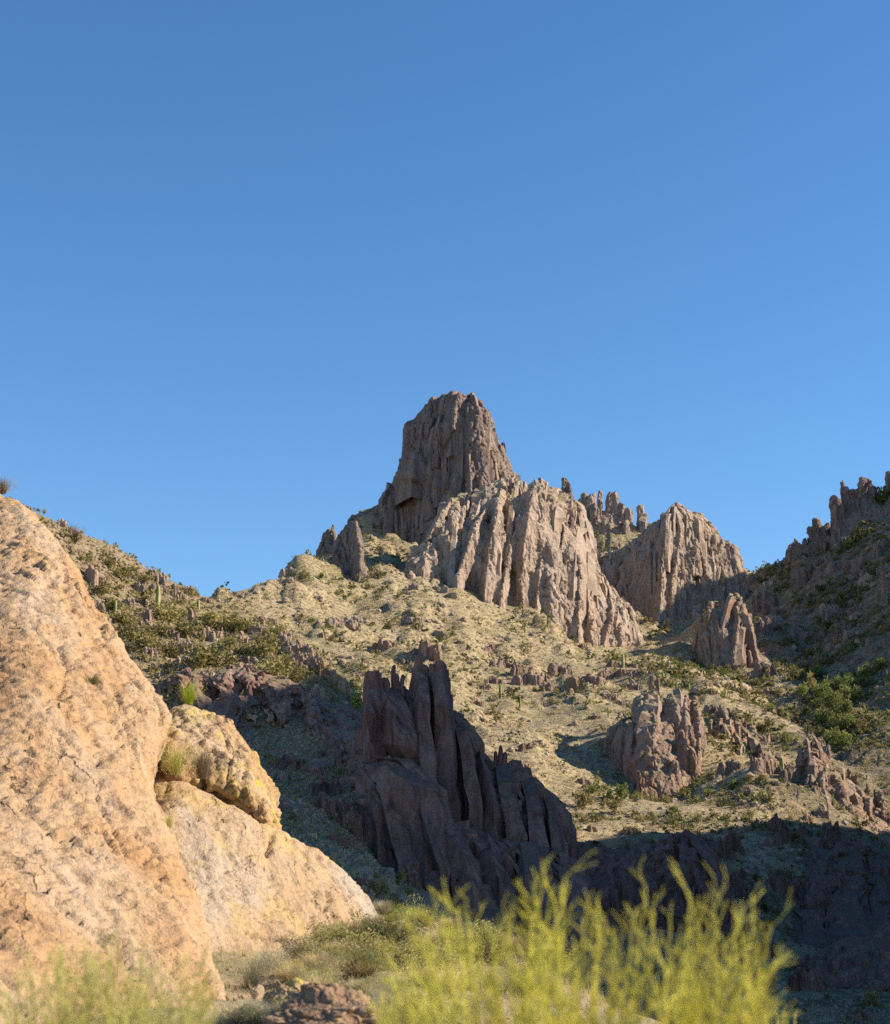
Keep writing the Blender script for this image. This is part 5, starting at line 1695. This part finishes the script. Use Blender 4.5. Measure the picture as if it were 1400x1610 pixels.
# ledges and boulders
LEDGES = []
for k in range(6):
    rl = np.random.RandomState(300 + k)
    L = []
    for i in range(16):
        x = rl.uniform(-1, 1)
        y = rl.uniform(-0.4, 0.4)
        h = (0.35 + 0.55 * rl.uniform() ** 1.2) * (1 - 0.4 * abs(x))
        r = rl.uniform(0.14, 0.30)
        L.append((x * 0.85, y, -0.6, h, r * 1.3, r, rl.uniform(0, 3), rl.normal(0, 0.08), 0, rl.uniform(0.5, 1.0)))
    V, F = columns(L, rl)
    me = remesh(mesh_np('ledge', V, F), 0.058)
    rock_relief(me, 0.13, 1.1, 0.9, k * 3.0)
    me.materials.append(M['red_rock'])
    LEDGES.append(me)
BOULD = []
for k in range(6):
    me = boulder_mesh('boulder', 3, 200 + k, (1, 0.8, 0.75), 0.25, 0.05)
    me.materials.append(M['far_rock'])
    BOULD.append(me)


def ledge(px, py, wp, hr, hf, y0, y1, mat, label, group, rng, name='rock_ledge', protos=LEDGES, cat='rock ledge'):
    q = hit(px, py, hf, y0, y1)
    if q is None:
        return
    m_ = q[1] * T / 805 / CP
    o = link(name, protos[rng.randint(len(protos))], label=label, cat=cat, group=group, loc=(q[0], q[1], q[2]), rz=rng.normal(0, 0.35) + (math.pi if rng.uniform() < 0.5 else 0), sc=(wp * m_ / 2, wp * m_ / 2 * 0.8, wp * m_ * hr))
    o.material_slots[0].link = 'OBJECT'
    o.material_slots[0].material = M[mat]
    AUTO.append((o, ('broken %s rock ledge' % (dict(far_rock='brown', tower_rock='grey', canyon_rock='dark').get(mat, 'reddish'))), 'hill' if hf is h_hill else 'main'))


ML = [(577, 958, 14, .5), (525, 980, 34, .35), (429, 980, 22, .4), (604, 1022, 44, .5), (552, 992, 34, .35), (668, 1030, 54, .6), (650, 925, 16, .8), (612, 918, 16, .6), (640, 935, 14, .7), (793, 1050, 54, .45), (817, 1056, 30, .5), (776, 1074, 28, .5), (833, 1075, 46, .55),
      (848, 1070, 34, .6), (880, 1062, 44, .45), (925, 1068, 54, .4), (953, 1066, 34, .5), (993, 1084, 38, .5), (978, 1062, 24, .6), (750, 1108, 24, .4), (827, 1178, 28, .45), (700, 930, 18, .6), (684, 924, 14, .6), (720, 1010, 24, .3), (690, 1000, 30, .35),
      (1166, 1148, 44, .5), (1209, 1166, 34, .55), (1200, 1215, 56, .6), (1216, 1215, 40, .8), (1240, 1224, 38, .85), (1152, 1212, 36, .6), (1141, 1128, 34, .5), (1123, 1120, 32, .5), (1180, 1250, 14, 1.0), (1165, 905, 22, .7), (1180, 915, 22, .6), (1196, 934, 24, .6),
      (1210, 920, 18, .6), (456, 902, 26, .5), (440, 908, 14, .6), (385, 936, 14, .7), (1335, 852, 22, .5), (1365, 915, 30, .5), (1385, 860, 24, .5), (1300, 960, 30, .5), (1340, 1000, 30, .5), (1370, 1010, 24, .6), (1280, 1040, 20, .5), (1175, 1066, 34, .35),
      (1110, 1075, 24, .4), (1290, 1282, 26, .7), (1270, 1290, 20, .8), (960, 1100, 22, .6), (935, 1130, 20, .5), (1190, 1300, 16, 1.1), (1210, 1330, 16, 1.2), (880, 1300, 24, .6), (930, 1306, 20, .6), (990, 1312, 24, .6), (1030, 1160, 20, .6), (500, 940, 16, .4), (470, 960, 18, .4), (640, 1040, 20, .5)]
qb, bx_, by_ = pick(MAIN_CELLS, rsc, 90, np.exp(-(np.sin(mpy / 19.0 + 1.6 * clumpy + mpx / 160.0) / 0.35) ** 2) * (mpy > 960) * (mpy < 1300) * clumpy)
ML += [(bx_[k], by_[k], rsc.uniform(10, 30), rsc.uniform(0.3, 0.6)) for k in range(90)]
for i, (px, py, wp, hr) in enumerate(ML):
    wh = where(px, py)
    ledge(px, py, wp, hr, h_main, 240, 820, 'red_rock' if py > 1000 else 'far_rock', 'broken rock ledge jutting out %s' % wh, 'rock ledges %s' % wh, rsc)
HLD = [(145, 914, 40, .75), (232, 978, 32, .8), (257, 916, 15, 1.2), (250, 930, 28, .6), (300, 972, 28, .6), (295, 1022, 32, .7), (325, 1004, 32, .6), (341, 1040, 26, .7), (377, 1014, 44, .6), (405, 994, 30, .6), (440, 1012, 36, .6), (467, 1030, 44, .7), (481, 1032, 30, .8),
       (495, 1046, 30, .7), (469, 1040, 30, .6), (494, 1056, 36, .7), (536, 1086, 30, .8), (500, 1098, 40, .6), (395, 1042, 44, .3), (515, 1066, 30, .7), (215, 925, 26, .5), (180, 880, 20, .4), (275, 925, 18, .5), (320, 945, 20, .45), (345, 955, 18, .4), (200, 950, 26, .5), (270, 1000, 26, .6),
       (352, 1000, 26, .6), (425, 1040, 26, .6), (455, 1020, 24, .8), (550, 1095, 24, .7), (385, 1050, 30, .4), (125, 870, 20, .5)]
for i, (px, py, wp, hr) in enumerate(HLD):
    ledge(px, py, wp, hr, h_hill, 160, 330, 'hill_rock', 'upright reddish rock ledge on the shrubby near hillside', 'rock ledges on the near hillside', rsc)
q, sx, sy = pick(MAIN_CELLS, rsc, 110)
for k in range(len(q)):
    r = rsc.uniform(0.6, 1.5) * np.clip(q[k, 1] / 420, 0.5, 1.3)
    wh = where(sx[k], sy[k])
    o = link('boulder', BOULD[rsc.randint(6)], label='loose brown boulder %s' % wh, cat='boulder', group='boulders %s' % wh, loc=q[k] + [0, 0, 0.2 * r], rz=rsc.uniform(0, 6), sc=r)
    AUTO.append((o, 'loose brown boulder', 'main'))
q, sx, sy = pick(HILL_CELLS, rsc, 60)
for k in range(len(q)):
    r = rsc.uniform(0.35, 0.9)
    wh = 'on the shadowed canyon bank' if sy[k] > 1110 else 'on the shrubby near hillside'
    o = link('boulder', BOULD[rsc.randint(6)], label='loose brown boulder %s' % wh, cat='boulder', group='boulders %s' % wh, loc=q[k] + [0, 0, 0.2 * r], rz=rsc.uniform(0, 6), sc=r)
    AUTO.append((o, 'loose brown boulder', 'hill'))


q, sx, sy = pick(MAIN_CELLS, rsc, 46, (mpx > 1190) * (mpy < 1060) * (mpy > 850))
for k in range(len(q)):
    ledge(sx[k], sy[k], rsc.uniform(16, 40), rsc.uniform(0.4, 0.9), h_main, 240, 820, 'tower_rock', 'grey rock ledge on the mountainside below the slender spires', 'rock ledges below the slender spires', rsc)


q, sx, sy = pick(MAIN_CELLS, rsc, 34, (mpx > 1120) * (mpy > 1300) * (mpx < 1420))
for k in range(len(q)):
    ledge(sx[k], sy[k], rsc.uniform(24, 60), rsc.uniform(0.5, 1.0), h_main, 120, 400, 'canyon_rock', 'dark rock ledge in the shadowed canyon', 'dark rock ledges in the canyon', rsc)
q, sx, sy = pick(HILL_CELLS, rsc, 26, (hpx > 430) * (hpy > 1190))
for k in range(len(q)):
    ledge(sx[k], sy[k], rsc.uniform(24, 60), rsc.uniform(0.3, 0.8), h_hill, 90, 230, 'canyon_rock', 'dark rock ledge on the shadowed canyon bank', 'dark rock ledges on the canyon bank', rsc)
q, sx, sy = pick(HILL_CELLS, rsc, 40, 1.0 * (hpy < 1080))
for k in range(len(q)):
    ledge(sx[k], sy[k], rsc.uniform(10, 28), rsc.uniform(0.4, 0.8), h_hill, 160, 330, 'hill_rock', 'reddish rock ledge on the near hillside', 'rock ledges on the near hillside', rsc)


# saguaro cacti
def saguaro_part(h, r, base=(0, 0, 0), bend=None):
    K, n = 24, 12
    th = np.arange(K) / K * 2 * np.pi
    rib = 1 + 0.14 * np.cos(th * 12)
    V = []
    if bend is None:
        path = [(0, 0, h * t) for t in np.linspace(0, 1, n)]
    else:
        path = [(bend * min(1, t * 2.2), 0, h * max(0, t - 0.18)) for t in np.linspace(0, 1, n)]
    for j, c in enumerate(path):
        t = j / (n - 1)
        rr = r * (0.8 + 0.2 * math.sin(math.pi * min(1, t * 1.2))) * (1 if t < 0.9 else max(0.05, math.sqrt(max(0, 1 - ((t - 0.9) / 0.1) ** 2))))
        V.append(np.stack([base[0] + c[0] + rr * rib * np.cos(th), base[1] + c[1] + rr * rib * np.sin(th), np.full(K, base[2] + c[2])], 1))
    V = np.array(V).reshape(-1, 3)
    idx = np.arange(n * K).reshape(n, K)
    rl = np.roll(idx, -1, 1)
    return V, np.stack([idx[:-1], rl[:-1], rl[1:], idx[1:]], -1).reshape(-1, 4)


SAG = [(248, 958, 40, h_hill, 'tall single-stem saguaro standing on the near hillside', 0), (181, 968, 26, h_hill, 'saguaro half hidden by shrubs at the edge of the huge slab', 0), (294, 1004, 24, h_hill, 'short saguaro beside the yellow-green hillside shrubs', 0),
       (312, 958, 16, h_hill, 'small dark saguaro near the hillside skyline', 0), (980, 1048, 24, h_main, 'pale saguaro at the right foot of the fluted cliff', 0), (1231, 1220, 28, h_main, 'taller saguaro of the pair in front of the jagged spur', 0),
       (1238, 1226, 20, h_main, 'shorter saguaro of the pair in front of the jagged spur', 0), (957, 1126, 16, h_main, 'armed saguaro in the shade above the columned buttress', 1), (787, 1100, 24, h_main, 'thin saguaro below the red ledges on the golden slope', 0),
       (818, 1112, 18, h_main, 'thin saguaro further right below the red ledges', 0), (1043, 1070, 14, h_main, 'thin saguaro on the skyline left above the columned buttress', 0), (1064, 1082, 16, h_main, 'thin saguaro right above the columned buttress', 0),
       (1084, 1086, 12, h_main, 'short saguaro at the right shoulder of the columned buttress', 0), (1150, 1335, 26, h_main, 'saguaro on the shadowed slope right of the low cliff', 0)]
for (px, py, hp, hf, lab, arms) in SAG:
    q = hit(px, py, hf, 150, 800)
    if q is None:
        continue
    h = hp * q[1] * T / 805 / CP
    root = link('saguaro', None, label=lab, cat='cactus', loc=(q[0], q[1], q[2] - 0.1))
    r = max(0.2, h * 0.085)
    V, F = saguaro_part(h, r)
    link('trunk', mesh_np('trunk', V, F, True), M['cactus'], root)
    for a in range(arms):
        V, F = saguaro_part(h * 0.5, r * 0.7, (0, 0, h * 0.4), 3.2 * r)
        link('arm', mesh_np('arm', V, F, True), M['cactus'], root)


# ------------------------------------------------------------------ labels that single out the many alike things
MARKS = dict(
    main=[('the tall rock tower', 690, 790), ('the fluted cliff', 800, 950), ('the pale saguaro', 980, 1040), ('the saddle beside the domed rock', 1190, 900), ('the leafy gully trees', 1315, 1110), ('the upright fin', 560, 920), ('the twin-tipped fin', 512, 872), ('the notched rock block', 1145, 1050),
          ('the columned buttress', 1045, 1170), ('the castle-like rock', 650, 1050), ('the castle-like rock\'s sloping shoulder', 790, 1195), ('the jagged spur', 1290, 1200), ('the domed rock', 1090, 960), ('the slender spires', 1350, 820),
          ('the low spires', 1285, 858), ('the low dark cliff', 1000, 1320), ('the dark cliff', 1300, 1330), ('the saguaro pair', 1234, 1210), ('the two thin saguaros', 802, 1095), ('the yellowish tree', 916, 1265)],
    hill=[('the huge slab', 130, 920), ('the tall single-stem saguaro', 248, 940), ('the short saguaro', 294, 995), ('the pale hollow in the cliff', 408, 1110), ('the grey leafless shrub', 118, 845), ('the bright yellow-green bush', 559, 1105),
          ('the rounded boulder', 400, 1250), ('the leaning dark slabs', 580, 1300), ('the small dark saguaro', 312, 950)],
    bank=[('the rough brown boulder', 525, 1590), ('the pale slab', 500, 1480), ('the small golden bush', 462, 1535), ('the bright green shrubs', 632, 1448), ('the big yellow-green shrub', 860, 1500), ('the small brown rock', 566, 1555),
          ('the dark green bush', 618, 1480), ('the silvery brush', 604, 1585), ('the grey-green feathery tuft', 396, 1550)])
ORD = [n_ + ' nearest' for n_ in 'first second third fourth fifth sixth seventh eighth ninth tenth eleventh twelfth thirteenth fourteenth fifteenth sixteenth seventeenth eighteenth nineteenth twentieth'.split()]
buckets = {}
for o, kind, zone in AUTO:
    x, y = proj(np.array(o.location))
    best = min(MARKS[zone], key=lambda m: math.hypot(m[1] - x, m[2] - y))
    dx, dy = x - best[1], y - best[2]
    a = math.degrees(math.atan2(dy, dx)) % 360
    d = ['right of', 'below and right of', 'below', 'below and left of', 'left of', 'above and left of', 'above', 'above and right of'][int(((a + 22.5) % 360) // 45)]
    buckets.setdefault((kind, d, best[0]), []).append((math.hypot(dx, dy), o))
for (kind, d, lm), items in buckets.items():
    items.sort(key=lambda t_: t_[0])
    for k, (_, o) in enumerate(items):
        o['label'] = '%s %s %s' % (kind, d, lm) if len(items) == 1 else '%s %s %s %s' % (ORD[min(k, 19)], kind, d, lm)
